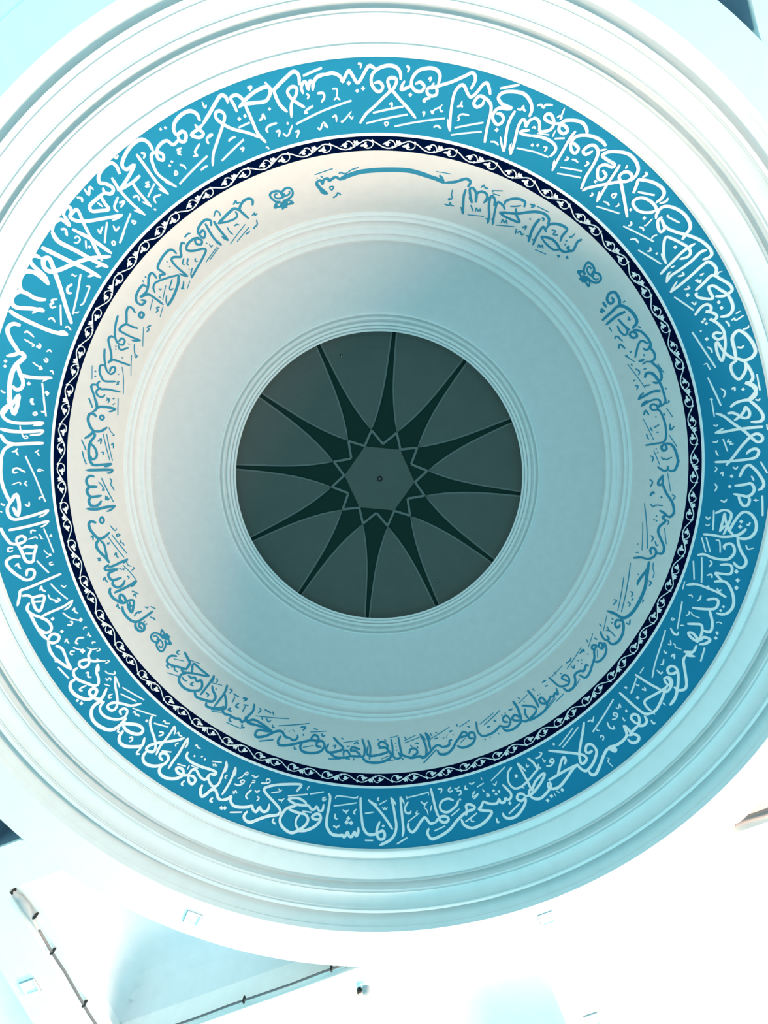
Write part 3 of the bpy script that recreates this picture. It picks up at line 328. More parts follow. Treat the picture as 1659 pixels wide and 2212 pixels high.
s57 -6321,516 -6474,455 -6637,463 -6778,531 -6846,649 -6818,740 -6676,765 -6543,703 -6432,578 -6408,486|p0 -6470,801 -6473,743 -6415,739 -6412,797|p0 -6788,886 -6788,837 -6739,836 -6738,885|l32 -6620,1223 -6263,1071 -5943,934|s35 -6376,975 -6311,933 -6248,960|s32 -6325,873 -6307,820 -6325,653|s32 -6010,935 -6036,875 -6008,792|s38 -6297,1310 -6239,1217 -6124,1213|s38 -5860,1173 -5830,1109 -5898,1072|l32 -6005,1325 -5460,1091|p0 -5715,1060 -5721,1018 -5681,1012 -5675,1053|s38 -5281,955 -5262,863|s38 -6553,1128 -6523,1068 -6582,1025
s57 -6962,584 -7024,438 -7067,339 -6997,277 -6845,189 -6668,144 -6547,173 -6505,283 -6516,401|l38 -6914,506 -6641,326|s41 -7048,254 -7023,168 -7082,157|s41 -6455,360 -6405,245 -6434,182
s57 -6697,1024 -6918,865 -7144,703 -7295,593 -7385,542 -7387,440 -7327,365 -7222,362 -7190,417 -7217,504 -7310,596 -7474,790 -7641,998 -7751,1147 -7790,1255|s54 -7529,360 -7507,497 -7481,730 -7450,953 -7396,1237|t41 -7399,1227 -7463,1106 -7505,1006|s57 -7168,444 -7162,310 -7216,197 -7363,126 -7550,123 -7732,214 -7852,310 -7905,424 -7790,436 -7609,417 -7620,490 -7755,529 -7816,636 -7774,750 -7684,831 -7610,786 -7605,681 -7725,645|p0 -7726,937 -7719,883 -7666,889 -7672,943|s38 -7416,280 -7391,346|s38 -7595,1238 -7564,1182 -7612,1150|s38 -7243,938 -7254,891 -7207,830 -7182,901 -7215,944|s32 -7299,1138 -7229,1103 -7142,1114|s32 -7032,1032 -7006,976 -7041,944|l32 -7340,1321 -6873,1085
s57 -7839,1234 -7910,963 -7933,702 -7965,524 -8019,409 -8143,367 -8228,437 -8257,569 -8176,593 -8104,467|s57 -7952,255 -8075,227 -8235,243 -8383,300 -8508,394 -8547,507 -8509,634 -8425,697 -8358,678 -8361,579 -8463,549 -8533,536|s35 -7995,373 -7911,293|l32 -8469,1100 -8051,909|l32 -8452,1250 -7991,1039|s38 -8463,927 -8422,855 -8474,844|s32 -8354,827 -8295,802 -8212,812|s41 -8061,789 -8030,711 -8086,696
s54 -8587,339 -8606,505 -8598,766 -8590,1045 -8570,1264|t41 -8571,1254 -8615,1125 -8653,1028|s57 -8370,278 -8429,207 -8540,154 -8673,171 -8797,230 -8871,286 -8898,368 -8871,475 -8765,492 -8719,409 -8789,361 -8881,359 -9009,405|s54 -9000,404 -9113,426 -9216,408 -9220,327 -9150,294 -9062,350 -9009,426 -9018,535 -9102,617 -9191,658 -9238,574 -9295,496 -9389,480 -9430,523|s57 -9292,808 -9124,753 -8945,734 -8794,764 -8733,846 -8745,953 -8773,1015|l29 -9153,1095 -8788,1046|l25 -9220,718 -8993,640|l32 -8863,651 -8698,550|s32 -8917,639 -8927,510|s32 -9015,289 -8988,244 -8939,255 -8958,295|s32 -8957,251 -8978,87|s35 -9447,262 -9396,221 -9317,242 -9313,185 -9190,137|p0 -9227,997 -9213,952 -9169,967 -9183,1012|p0 -9128,946 -9114,902 -9070,916 -9084,960|s38 -8915,974 -8913,890 -8982,904|s29 -9355,668 -9331,635 -9282,652
s57 -9530,1375 -9546,1175 -9582,956 -9616,749 -9593,598 -9521,619 -9477,697 -9464,568 -9405,499|t41 -9527,1369 -9604,1243 -9604,1127|s54 -9383,732 -9503,799 -9524,855 -9441,855 -9276,809|s57 -9788,504 -9820,690 -9795,933 -9681,1366|t41 -9695,1370 -9797,1225 -9875,1085|l32 -9470,1181 -9127,1094|p0 -9232,994 -9217,949 -9173,964 -9188,1009|s35 -9765,452 -9698,439 -9682,368 -9646,422 -9597,426
s57 -9496,500 -9507,361 -9601,240 -9768,167 -9981,206 -10133,280 -10176,386 -10080,466 -9973,478 -9874,482 -9955,524 -10083,549 -10153,639 -10152,777 -10035,873 -9950,811 -9951,705 -10044,653 -10114,677|p0 -10035,998 -10010,942 -9955,968 -9980,1024|s35 -10037,1270 -9939,1242 -9846,1279|l41 -10198,221 -9895,55
s57 -10139,1332 -10169,1170 -10204,901 -10220,696 -10271,545 -10396,470 -10531,461 -10592,606 -10519,671 -10425,591 -10422,493|s54 -10336,377 -10396,269 -10466,203 -10528,261 -10605,433 -10681,516 -10762,457 -10834,366 -10904,344 -10976,443 -11004,606 -10982,938 -10922,1299|t41 -10924,1289 -10985,1157 -11021,1042|l35 -10840,1198 -10299,924|l32 -10882,1373 -10274,1119|s38 -10890,754 -10829,715 -10822,627|s35 -10821,713 -10780,740|s29 -10823,1027 -10787,991 -10822,955 -10763,878 -10614,869|s54 -10718,380 -10678,225 -10708,132 -10778,106 -10868,175 -11097,331 -11314,436 -11462,507
s57 -11462,506 -11358,480 -11330,593 -11411,645 -11500,618 -11519,526 -11439,469 -11415,402|s57 -11331,403 -11323,259 -11411,172 -11549,163 -11724,224 -11818,348 -11830,484 -11744,584 -11631,587 -11585,488 -11668,422 -11761,462|s57 -11815,495 -11993,586 -12017,552 -11964,424|p0 -11873,675 -11836,632 -11792,668 -11828,712|s35 -11533,342 -11478,325 -11495,389|s41 -11953,167 -11902,198 -11921,273|s48 -11522,784 -11563,756 -11528,718 -11434,689|s29 -11363,960 -11304,886 -11228,838 -11185,776|s29 -11226,847 -11179,916 -11146,892|s32 -11390,934 -11343,983 -11328,924|s35 -11556,994 -11510,987 -11519,1072|l32 -12098,1352 -11083,1038|s38 -11277,1274 -11209,1230 -11117,1272
s57 -12834,1285 -12702,1086 -12530,932 -12366,765 -12233,617 -12278,464 -12250,389 -12157,386 -12111,443 -12177,599 -12232,636|s54 -12210,585 -12037,768 -11856,940 -11669,1137|l38 -12559,1066 -11948,913|l35 -12702,1291 -11849,1071|s35 -12233,886 -12181,859 -12176,947|s29 -12275,1267 -12231,1288 -12282,1346 -12314,1281 -12275,1267|s57 -12039,405 -12051,293 -12137,199 -12289,176 -12469,234 -12576,348 -12580,497 -12498,621 -12417,637 -12368,542 -12436,467 -12533,482
s57 -12512,237 -12613,180 -12682,246 -12779,401 -12852,468 -12931,335 -12994,245 -13070,340 -13124,427 -13162,332 -13293,261 -13456,273|p0 -13053,459 -13006,421 -12965,466 -13012,505|p0 -12899,611 -12857,575 -12819,616 -12861,653|p0 -12785,572 -12744,535 -12706,575 -12747,613|s38 -12824,137 -12770,153 -12783,217|s29 -13329,539 -13247,548 -13247,626 -13262,697|s32 -13321,750 -13264,713 -13200,764|l35 -13549,928 -12980,793|s38 -13394,1093 -13319,1072 -13320,1203|s29 -13233,1213 -13157,1181 -13062,1082 -12994,1013|s29 -13046,1101 -12999,1163 -12966,1116|s35 -13209,1235 -13177,1179|s32 -13584,1234 -13519,1305
s61 -13434,266 -13572,287 -13662,375 -13704,521|s55 -13674,412 -13721,334 -13783,480 -13800,351 -13848,342 -13903,423 -13888,541|l39 -13831,232 -13471,151|s36 -13831,553 -13791,598 -13835,651|s44 -13624,581 -13521,588 -13501,669 -13573,766|l39 -14154,1097 -13538,925|s42 -13741,801 -13867,850 -13931,903 -13867,925|s36 -13730,1276 -13674,1313 -13592,1180 -13510,1299|p0 -14343,1027 -14307,1005 -14285,1043 -14321,1064|s36 -14462,1220 -14379,1295 -14231,1099|s39 -14203,1260 -14127,1257 -14201,1391|s39 -14596,1134 -14514,1147 -14568,1260
s61 -13928,371 -13906,205 -13983,129 -14117,187 -14341,311 -14410,376 -14372,628 -14264,811|s55 -13911,803 -14038,683 -14129,577 -14173,444 -14080,373 -13988,419 -14035,543 -14154,684 -14214,937|s55 -15191,504 -15192,386 -15204,232 -15072,236 -15006,372 -15133,442|s61 -15041,387 -14781,288 -14546,255 -14472,302 -14514,422 -14624,499 -14815,466 -15030,419 -15131,437|l33 -14528,179 -14415,375|s61 -15001,443 -14978,757 -14957,1048 -14857,1299|s55 -14942,1144 -15146,957 -15387,775 -15509,629 -15594,471 -15568,368 -15478,366 -15431,471 -15534,617 -15785,875 -15958,1054 -16089,1276|p0 -14615,649 -14577,629 -14556,667 -14595,688|p0 -15111,616 -15063,595 -15041,643 -15090,665|p0 -15234,627 -15185,607 -15163,655 -15213,676|l31 -15275,792 -15027,781|s39 -14850,809 -14775,784 -14737,715 -14719,818|s42 -14752,1097 -14765,1021 -14681,970 -14520,968|s28 -14893,1388 -14842,1436 -14865,1456|s39 -14858,178 -14784,179 -14838,236|s42 -15950,826 -15945,741 -15867,686 -15784,691|s36 -15569,956 -15470,930 -15402,938|l36 -15867,1274 -15267,1054|s31 -15415,1210 -15333,1223 -15408,1292
s61 -15281,301 -15280,189 -15355,134 -15491,209 -15666,324 -15886,453|s58 -15884,450 -15995,482 -16162,513 -16046,631 -15944,601 -15989,471 -16007,381|s61 -15893,364 -15887,234 -15980,133 -16155,124 -16311,178 -16396,274 -16390,373 -16278,372 -16242,453 -16324,551 -16405,497 -16390,398|s55 -16402,467 -16550,492 -16602,375 -16715,349 -16864,406 -16816,537 -16876,619 -16936,536 -16905,426 -16996,410 -17067,524 -17119,803 -16973,1234|t42 -16970,1219 -17036,1096 -17102,993|p0 -16615,128 -16575,121 -16566,158 -16606,165|p0 -16528,152 -16488,145 -16479,182 -16519,190|s28 -16444,626 -16545,611 -16500,673 -16567,670 -16518,743|s39 -16343,888 -16257,916 -16263,827 -16097,734|s42 -15944,815 -15932,718 -15791,705|l39 -16885,1221 -16084,1030|p0 -16777,726 -16737,719 -16729,759 -16769,766|p0 -16856,765 -16816,758 -16809,798 -16849,805|s36 -16658,879 -16603,942 -16596,1027|s28 -16795,935 -16789,1006 -16858,1001 -16795,935|s36 -16353,1226 -16248,1210 -16179,1227|s33 -15702,99 -15704,197 -15656,173
s61 -16929,367 -16913,216 -16982,95 -17162,73 -17378,127 -17542,221 -17533,336 -17368,361 -17559,445 -17855,518 -17930,496|s55 -17213,245 -17222,475 -17236,859 -17201,1254|t39 -17203,1236 -17248,1123 -17286,1011|s36 -17133,273 -17086,329 -17159,380|s33 -17348,786 -17418,765 -17386,819 -17469,817 -17393,874|l33 -17567,1009 -17287,885|s39 -17525,1223 -17480,1107 -17323,1154|s22 -17648,1297 -17612,1331 -17649,1340|s55 -17411,580 -17609,583 -17900,524|s55 -17609,583 -17638,745 -17645,978 -17645,1220|t39 -17647,1196 -17681,1091 -17722,1002|s55 -17840,264 -17890,514 -17901,858 -17862,1261|t39 -17858,1247 -17905,1132 -17965,1006|s36 -17797,803 -17711,848 -17752,948|s42 -18216,797 -18200,680 -18000,593|s36 -18072,689 -17976,744 -18117,774|s33 -17529,3 -17551,70 -17480,57
s61 -17685,311 -17636,177 -17672,67 -17830,45 -17977,80 -18064,171 -17993,273 -17958,414 -18053,461 -18127,363 -18088,283|s61 -18150,356 -18299,338 -18496,323 -18550,411 -18434,530 -18304,630 -18274,499 -18227,354|s36 -18359,391 -18348,510|s39 -18340,59 -18364,186 -18250,105 -18233,182|s42 -18542,60 -18499,130 -18546,181
s61 -18957,76 -18856,26 -18763,60 -18810,149 -18900,183 -18871,319 -18731,487 -18464,708 -18193,909|s55 -18879,168 -18727,177 -18724,248 -18849,474 -18938,678|t39 -18201,909 -18305,884 -18426,825|s61 -18941,74 -19030,260 -19033,83 -19179,23 -19314,82|s55 -19049,343 -19031,454|s39 -19182,177 -19131,243 -19208,335|s36 -18741,726 -18770,796 -18634,767|l36 -18515,773 -18683,884|s36 -18483,917 -18528,1028 -18408,1032|l36 -18056,1010 -18673,1272|s33 -18150,1143 -18103,1218 -18162,1224 -18150,1143
''', 4.9)
letters('cream', 'inscription_word', '''
s52 -17328,381 -17420,435 -17501,468 -17474,533 -17456,691 -17453,867|t40 -17454,871 -17508,806 -17551,720|t48 -17491,475 -17578,432 -17609,378|l18 -17214,862 -17587,939|s20 -17356,262 -17428,319 -17504,367|p0 -17516,349 -17496,362 -17510,381 -17530,368|s24 -17327,617 -17270,667 -17352,668|s20 -17383,778 -17338,815
s40 -17646,592 -17683,644 -17742,609 -17697,557 -17646,592|s52 -17694,486 -17643,409 -17672,339 -17784,331 -17913,390 -17992,459 -18055,432 -18103,386 -18164,305|s52 -18001,451 -17983,616 -17882,749|s52 -18009,461 -18092,504 -18220,430 -18342,404 -18497,410 -18636,447 -18706,516 -18699,714 -18679,914|t40 -18682,914 -18728,827 -18749,732|s44 -18255,424 -18320,505 -18423,563 -18529,567 -18592,489 -18514,436|t56 -18821,943 -18813,750 -18813,533 -18810,345|t40 -18828,939 -18879,883 -18890,786|s20 -17881,786 -17967,836 -17999,888|s20 -18008,889 -18033,926 -18053,875|l16 -18030,675 -18607,864|l16 -18031,753 -18616,927|s28 -18209,576 -18142,642 -18258,642|s24 -18262,876 -18221,922 -18334,934|s26 -18433,671 -18435,717 -18490,701|s20 -18191,246 -18297,302 -18380,339|p0 -18384,321 -18364,338 -18382,357 -18402,340|s20 -18425,276 -18568,312 -18670,354|p0 -18675,335 -18655,354 -18675,374 -18696,354
s48 -18954,519 -18929,442 -18980,364 -19083,358 -19162,428 -19171,568|s56 -19171,568 -19159,429 -19205,357 -19291,357 -19370,426 -19370,644|s56 19076,417 19021,367 18922,380 18878,469 18903,562 18976,627|t60 18809,921 18819,717 18809,494 18856,281|t40 18818,926 18749,821 18718,700|l22 -18989,670 -19548,895|s20 -19066,602 -19163,678 -19259,716 -19254,670 -19203,712|s24 -19000,859 -19068,894 -19142,870 -19202,904 -19292,946|s28 19072,736 18980,725 19041,763 18969,767 19006,810|s42 18625,580 18545,611 18489,553 18563,526 18625,580
s54 18528,438 18578,349 18546,291 18442,286 18324,329 18187,418 18191,547 18261,675|s54 18179,425 18103,342 17997,330 17869,381 17733,447 17623,474|s44 18145,434 18040,487 17892,480 17727,463 17638,470|s52 17552,895 17546,711 17533,566 17539,415|t36 17548,890 17521,826 17502,745|l18 18172,618 17624,823|l20 18194,710 17685,920|s22 18401,723 18267,799 18303,848|s28 18174,855 18136,885 18124,821 18157,810 18174,855|s24 18024,874 17965,856 17942,901 17876,915|s26 18253,260 18275,308 18186,295|s24 18057,567 18014,573 18049,612|s28 17743,632 17783,686 17710,670 17662,703|s28 17798,269 17781,326 17753,281 17737,333
s50 17589,449 17562,349 17503,364 17472,465 17427,608|s52 17427,594 17426,400 17357,359 17253,405 17224,599|s52 17238,408 17168,368 17069,429 17062,546 17140,648|s56 17017,891 16987,676 16988,490 16995,321|t40 17011,888 16961,792 16942,696|l18 17463,740 17263,825 17040,886|s20 17447,632 17391,670 17386,730 17355,707|s22 17527,839 17419,849 17371,916|s24 17338,945 17294,948 17279,876|s24 17204,724 17166,761 17137,726|s28 17332,224 17374,277 17319,273 17258,294
s52 17128,299 17053,247 16934,250 16814,306 16732,362 16703,447 16812,474 16899,427 16829,369 16727,399|s52 16695,443 16695,536 16641,612 16523,539 16446,448 16561,441 16669,470|s36 16605,455 16549,549|s40 16660,523 16498,440|s28 16706,231 16747,282 16689,261 16631,282|s24 16338,456 16380,525 16369,584|s24 16832,672 16835,706 16717,786|s24 16735,653 16767,713 16678,698
s52 16660,341 16539,304 16331,335 16207,436 16194,638 16207,877|s52 16216,410 16126,352 16004,377 15975,468 16066,530 16139,490 16111,428 16009,446|p0 16129,559 16134,587 16105,593 16100,564|p0 16058,567 16062,595 16034,601 16029,572|s24 16138,739 16062,783 16004,808|s32 16078,794 16008,793|s24 16343,446 16373,551 16367,613|s24 16386,548 16340,585 16357,663|s22 16394,765 16339,800 16361,838|s22 16329,889 16211,958
s45 15037,663 15139,566 15129,437 15028,418 14847,514 14663,610|s59 14676,599 14709,760 14829,810 14988,861|s45 14658,614 14753,536 14668,517 14488,642 14156,822|s49 14531,640 14639,812 14395,826 14156,839|s52 14599,566 14677,432 14624,311 14482,270 14304,306 14152,424 14144,540 14246,635 14305,558 14397,589 14460,535 14552,529|s31 15092,801 15107,720 15026,723|l14 15046,569 14844,701|l14 14761,815 14521,920|s31 15016,416 15054,356 14966,347|s31 14946,397 14918,469 14861,413 14776,428|l14 14931,261 14674,383|s31 14625,414 14552,394 14483,423|s31 14354,498 14378,416 14297,432
s49 14077,925 14054,735 14054,567 14057,373|t38 14074,914 14034,837 14030,732|s52 14211,359 14106,290 13921,339 13756,414 13755,539 13894,623 13973,702|s38 13991,484 13917,485 13906,426|p0 13863,674 13858,702 13829,698 13835,669|s28 13990,903 13934,869 13934,796|l14 14002,753 13778,845|s49 13683,929 13633,742 13640,537 13657,347|t38 13682,921 13640,830 13629,737|s49 13857,323 13802,259 13659,305 13522,390 13475,468
s52 13610,708 13476,563 13426,434 13494,419|s49 13494,407 13389,334 13274,364 13123,365 13030,400 12956,367 12906,427 12929,513|s42 13322,518 13347,451 13267,460|s31 13219,348 13218,271 13151,265|l14 13250,201 12903,234|l17 13681,254 13484,362|l17 13647,232 13443,328|s31 13578,871 13514,884 13523,786|s28 13447,831 13335,830 13290,837|s28 13371,787 13357,628|s38 13215,708 13244,606 13159,608|s42 13196,860 13094,890 13143,801|s28 13101,725 12989,767|s28 13048,716 13041,559|s52 12879,873 12833,693 12883,548 12877,442 12779,418 12644,445 12434,466 12225,462|s49 12850,426 12723,531 12494,519 12253,469|s35 12921,335 12891,267 12836,293|s52 12225,462 12343,423 12535,368 12559,249 12472,229 12306,335 12152,486 12024,532 11906,451 11798,455|l14 12732,629 11951,879|s28 12721,834 12667,794 12703,711|s28 12594,856 12486,850 12417,842|s28 12393,888 12331,821|s28 12584,661 12531,604|s28 12478,679 12392,627 12353,687|l21 12428,156 12142,297
s49 11797,456 11735,428 11671,447 11628,517 11655,574|p0 11876,590 11865,611 11844,601 11855,579|p0 11804,649 11793,670 11771,659 11783,638|p0 11761,627 11750,648 11728,637 11740,616|p0 11989,601 11978,623 11957,613 11967,591|s28 12273,603 12261,547 12205,562|s52 12010,437 12033,306 11967,240 11781,298 11541,422 11324,528 11149,561 11168,650 11268,669 11333,536|p0 11540,604 11522,635 11490,617 11509,586|s42 11627,765 11511,798 11556,706|l17 12145,627 11448,916|l14 11369,716 10986,823|s24 11309,814 11203,814|l21 12420,163 12152,290
s52 11488,443 11516,331 11426,251 11228,265 11042,341 10977,484 11053,570 11150,533 11155,442 11037,439|l17 11456,336 11225,433|s35 11094,744 11057,684 11003,719|s31 11640,320 11632,261 11574,261
s52 10801,709 10672,601 10530,485 10678,394 10858,351 10929,426 10883,540|s45 10809,323 10661,269 10465,292 10363,340 10440,445 10512,415 10508,319|s49 10369,333 10129,351 10244,456 10353,454 10318,530 10137,496|s49 10105,751 10037,558 10046,362 10142,335|s49 9962,723 9899,530 9917,282|s28 10786,499 10714,527 10738,451|s28 10607,720 10554,696|l14 10552,616 10184,704|s35 10296,609 10223,656 10178,611|s28 10469,267 10396,274 10355,256|s28 10265,286 10285,247|l21 10841,212 10569,250|s28 10463,535 10382,550
s52 10092,334 9966,234 9703,222 9470,295 9422,395 9494,502|s49 9958,568 9978,429 9902,361 9667,395 9482,462 9561,554 9706,532|s49 9487,522 9516,630 9627,691 9705,633 9664,559 9555,540|p0 9734,737 9714,757 9695,737 9714,718|l14 9867,218 9349,271|l14 9643,299 9460,364|s28 9562,743 9514,692
s45 9401,743 9377,563 9373,360 9294,292 9202,324 9250,430|s49 9220,785 9202,586 9170,379 9075,323 8947,278 8777,295 8650,255 8591,445 8630,655 8685,796|s45 8942,309 8808,379 8852,473 8955,469 9009,364|s55 8549,809 8510,635 8499,390|t42 8685,796 8607,687 8576,622|t42 8549,809 8479,699 8456,601|p0 9319,628 9302,642 9287,626 9304,611|p0 9306,559 9290,573 9275,557 9292,543|p0 9295,475 9279,489 9265,473 9281,460|p0 9495,602 9478,616 9463,601 9480,586|p0 9498,518 9482,532 9467,517 9484,502|l14 9425,773 9228,815|l14 9095,680 8781,785|l14 9083,627 8664,731|s28 9067,772 9025,701|s28 8950,562 8908,517|s28 8826,581 8782,592 8745,563|s24 9185,291 9141,266|s24 8971,271 8923,282|s31 8801,516 8777,467
s49 8785,287 8684,251 8533,338 8371,455 8270,441 8211,399 8064,404 8022,495 7959,503|s52 8348,359 8312,265 8150,239 7991,321 7890,427 7744,529|l14 8475,629 7933,814|l24 8710,140 8364,378|p0 8162,598 8141,610 8128,590 8149,577|p0 8090,598 8069,611 8056,590 8078,578|p0 8060,644 8039,656 8026,635 8048,623|s35 7978,705 7890,706|s28 8436,770 8401,695|s28 8312,756 8263,745|s28 8361,617 8274,623|p0 7915,613 7896,624 7885,605 7904,594
s49 7869,438 7787,507 7653,607 7570,510 7681,503 7770,495|s49 7885,349 7765,270 7551,287 7435,390 7426,508 7533,533 7559,431 7469,394|l14 7702,742 7415,819|s28 7753,840 7742,766|s28 7518,701 7463,657|l14 7798,385 7643,457
s45 7273,732 7322,559 7311,449 7238,364 7027,351 6879,393 6782,439|l14 7223,642 6808,765|l17 7132,588 6627,756|s28 7089,516 7004,507|p0 7253,292 7228,303 7216,278 7242,268|p0 7127,295 7101,305 7091,281 7117,271|s28 6879,606 6832,552
s45 6797,447 6756,393 6636,338 6525,427 6553,566 6639,564 6674,481 6585,420|s49 6763,357 6710,268 6541,240 6335,294 6303,393 6379,495 6473,444 6412,370 6311,335|s59 6253,798 6238,602 6288,341|p0 6662,632 6639,639 6631,616 6654,609|p0 6570,643 6547,651 6539,628 6563,621|s28 6451,660 6394,641 6343,648|l14 6170,681 5872,748|s28 6100,811 6078,752|p0 6916,296 6892,305 6883,282 6907,273|s28 6868,603 6860,548
s45 6125,603 6020,533 5889,415 5916,319 6115,264 6233,257 6298,317|s45 6095,509 6154,384 6137,276|s55 5808,837 5783,583 5809,358|p0 6042,658 6018,663 6013,640 6036,634|s28 5685,796 5673,728
s49 6159,242 6064,224 5833,224 5656,267 5607,387 5628,508 5709,494 5704,405 5599,343 5516,371 5450,404 5391,373 5319,409 5282,353 5226,481|p0 5682,605 5660,609 5656,588 5678,584|p0 5620,603 5598,607 5594,586 5616,582|l17 5716,261 5372,344|l14 5653,239 5379,310|l14 5422,252 5173,283|s45 5203,789 5166,553 5124,448 4960,377 4854,467 4873,580 4979,573 4916,425|p0 4940,673 4915,675 4914,651 4938,649|l14 5147,747 4770,782|s28 5414,778 5340,776 5296,763|s28 5411,668 5343,647|s24 5016,793 5022,711
s49 5101,384 5061,275 4909,254 4788,325 4706,432 4567,419 4492,358 4363,412 4341,358|s45 4632,365 4576,234 4428,245 4268,317 4114,387 3998,492 3872,523 3925,595 3996,559 3956,493|p0 4431,620 4407,620 4407,596 4432,596|p0 4360,572 4336,571 4336,548 4360,548|p0 4420,515 4397,514 4397,492 4421,492|p0 4167,564 4145,562 4146,542 4168,543|l14 4743,650 4136,766|s42 4269,688 4149,694 4176,638|s28 4663,763 4554,740 4482,777|s31 4625,629 4617,556 4543,597|l14 4867,239 4690,289
t55 1621,427 1801,409 1982,459 2127,484 2224,470|s64 1716,413 1980,356 2187,303 2531,282 2799,299 2972,364 3025,455 3029,612 3069,794|p0 1988,561 1965,552 1974,529 1998,538|s52 3037,448 3119,330 3306,233 3494,214 3628,277 3624,415|s46 3077,387 3123,489 3223,480 3269,396 3167,377|p0 3176,606 3143,600 3150,567 3182,574|p0 3257,577 3224,570 3230,538 3263,545|s43 3550,656 3624,560 3644,444 3583,399 3541,485|l17 2172,827 2937,587|l17 1807,809 2918,503|l12 3165,742 3522,601|s26 2412,551 2417,491 2506,474|s26 2520,425 2579,437|s26 2644,493 2660,427 2724,420|s26 2754,797 2750,721 2871,746|s26 2019,297 2035,226 2119,242|s26 2445,218 2501,218|s14 1610,336 1731,307 1819,249 1930,233|s26 3066,299 3054,226 2956,263|s26 3428,779 3452,695|s26 3378,590 3417,516 3461,566|s26 3432,513 3422,454 3455,313
s46 3820,411 3751,447 3791,512 3860,458 3837,381 3717,423 3799,305 3965,247 4134,276 4186,376|l12 3933,459 4063,342|s35 3773,665 3750,597|s26 3914,791 3952,706|l12 3706,764 4026,640|p0 4165,552 4143,551 4144,530 4166,531
s46 1675,789 1602,631 1578,470 1484,365 1364,357 1304,446 1378,484 1463,425|s26 1536,777 1504,702|p0 1337,807 1318,796 1328,777 1347,787|l14 820,807 1441,656|l17 368,844 1364,552|s26 1057,559 1101,497 1195,510|s26 1162,438 1240,385 1210,348
s49 477,490 507,403 553,339 613,398 684,329 811,416 944,426 1105,317 1239,225 1368,231 1401,343|p0 616,548 592,532 608,509 632,525|p0 706,585 682,569 698,546 722,561|p0 716,529 692,513 708,490 732,506|s23 643,309 689,253 752,275|l12 831,317 1157,202|s26 362,710 430,634|s26 419,646 373,567 365,432
s49 -301,478 -167,572 -81,575 -106,493 -258,489|s49 -99,485 82,394 272,250 469,193 576,253 558,323|p0 189,511 159,488 183,460 212,482|s49 181,732 95,681 129,645|s29 -187,776 -131,707 -11,751|l12 -354,396 39,311|s23 102,274 138,212 212,250
s46 -497,394 -427,393 -393,473 -480,609|s26 -725,767 -677,703 -576,729|l14 -845,688 -523,562|s26 -693,528 -629,481|s26 -669,478 -634,423 -687,307|p0 -873,648 -892,627 -871,608 -852,629|p0 -789,618 -808,597 -787,578 -768,599|s49 -395,373 -417,252 -581,190 -619,190 -820,236 -951,313 -971,429 -911,514 -825,480 -866,411 -958,430|s40 -966,865 -986,666 -1013,469 -1112,406 -1316,389 -1526,410 -1707,472 -1724,593 -1805,635 -1850,567 -1803,494 -1717,486|s40 -1707,518 -1838,411 -1925,448 -1933,602 -1854,830|t35 -1852,825 -1916,768 -1959,657|l12 -1573,839 -1076,669|s26 -1362,712 -1265,673|s26 -1341,634 -1366,573 -1390,513|s23 -1240,594 -1225,546|s26 -1223,812 -1147,801 -1098,773|s23 -1618,388 -1565,362|l12 -1720,316 -1517,226|s26 -1385,289 -1249,300 -1325,216|l12 -1149,334 -902,204|s38 -1655,815 -1746,750 -1635,698|p0 -1571,574 -1586,553 -1565,538 -1550,559
s52 -2090,355 -2111,506 -2073,675 -2021,861|t35 -2019,856 -2089,795 -2146,691|s40 -1770,422 -1842,312 -1968,302 -2177,313 -2296,348|p0 -2111,261 -2126,237 -2101,222 -2086,246|s26 -1871,244 -1827,243 -1812,316
s58 -3967,893 -4007,657 -4040,431 -3907,317 -3707,269 -3560,302 -3502,436|s52 -4012,434 -4136,356 -4305,343 -4356,452 -4279,557 -4173,548 -4181,463 -4271,452|s52 -4292,655 -4157,659|s35 -4170,821 -4109,792 -4190,768 -4095,732|s58 -3871,387 -3885,584 -3840,878|s26 -3757,389 -3678,386 -3711,428|s26 -4054,330 -4053,278
s43 -3817,586 -3643,550 -3487,487|s38 -3701,669 -3566,679 -3445,627 -3492,540 -3613,538|s46 -3434,539 -3331,515 -3306,426 -3381,409 -3443,474 -3407,553|s46 -3466,427 -3371,309 -3176,244 -3021,254 -2978,352 -3037,411|s26 -3487,310 -3430,276|s23 -3769,842 -3647,839|s32 -3473,856 -3516,811 -3454,748|s26 -3475,778 -3349,728|s38 -3243,882 -3319,808 -3183,750|p0 -3077,694 -3089,663 -3059,651 -3046,682
s40 -2918,635 -3144,465 -3186,368 -3080,280|s43 -3037,290 -2858,243 -2740,290 -2728,383|s52 -2817,592 -2806,465|p0 -2910,465 -2924,433 -2891,420 -2877,451|s32 -2730,544 -2750,439 -2702,349|s46 -2704,353 -2527,263 -2346,264 -2268,364 -2302,461|s58 -2443,589 -2521,518 -2470,405 -2284,330|s40 -2295,332 -2153,308 -2025,310|s23 -3039,821 -3023,770 -2991,798|s17 -3021,800 -2834,671|l12 -2854,841 -2227,643|s23 -2827,771 -2779,750|s26 -2690,710 -2608,650 -2533,695|s26 -2624,555 -2621,493|s26 -2443,854 -2467,805|s26 -2337,844 -2314,783 -2237,832|s26 -2273,640 -2273,595 -2263,513|l12 -2632,253 -2421,194
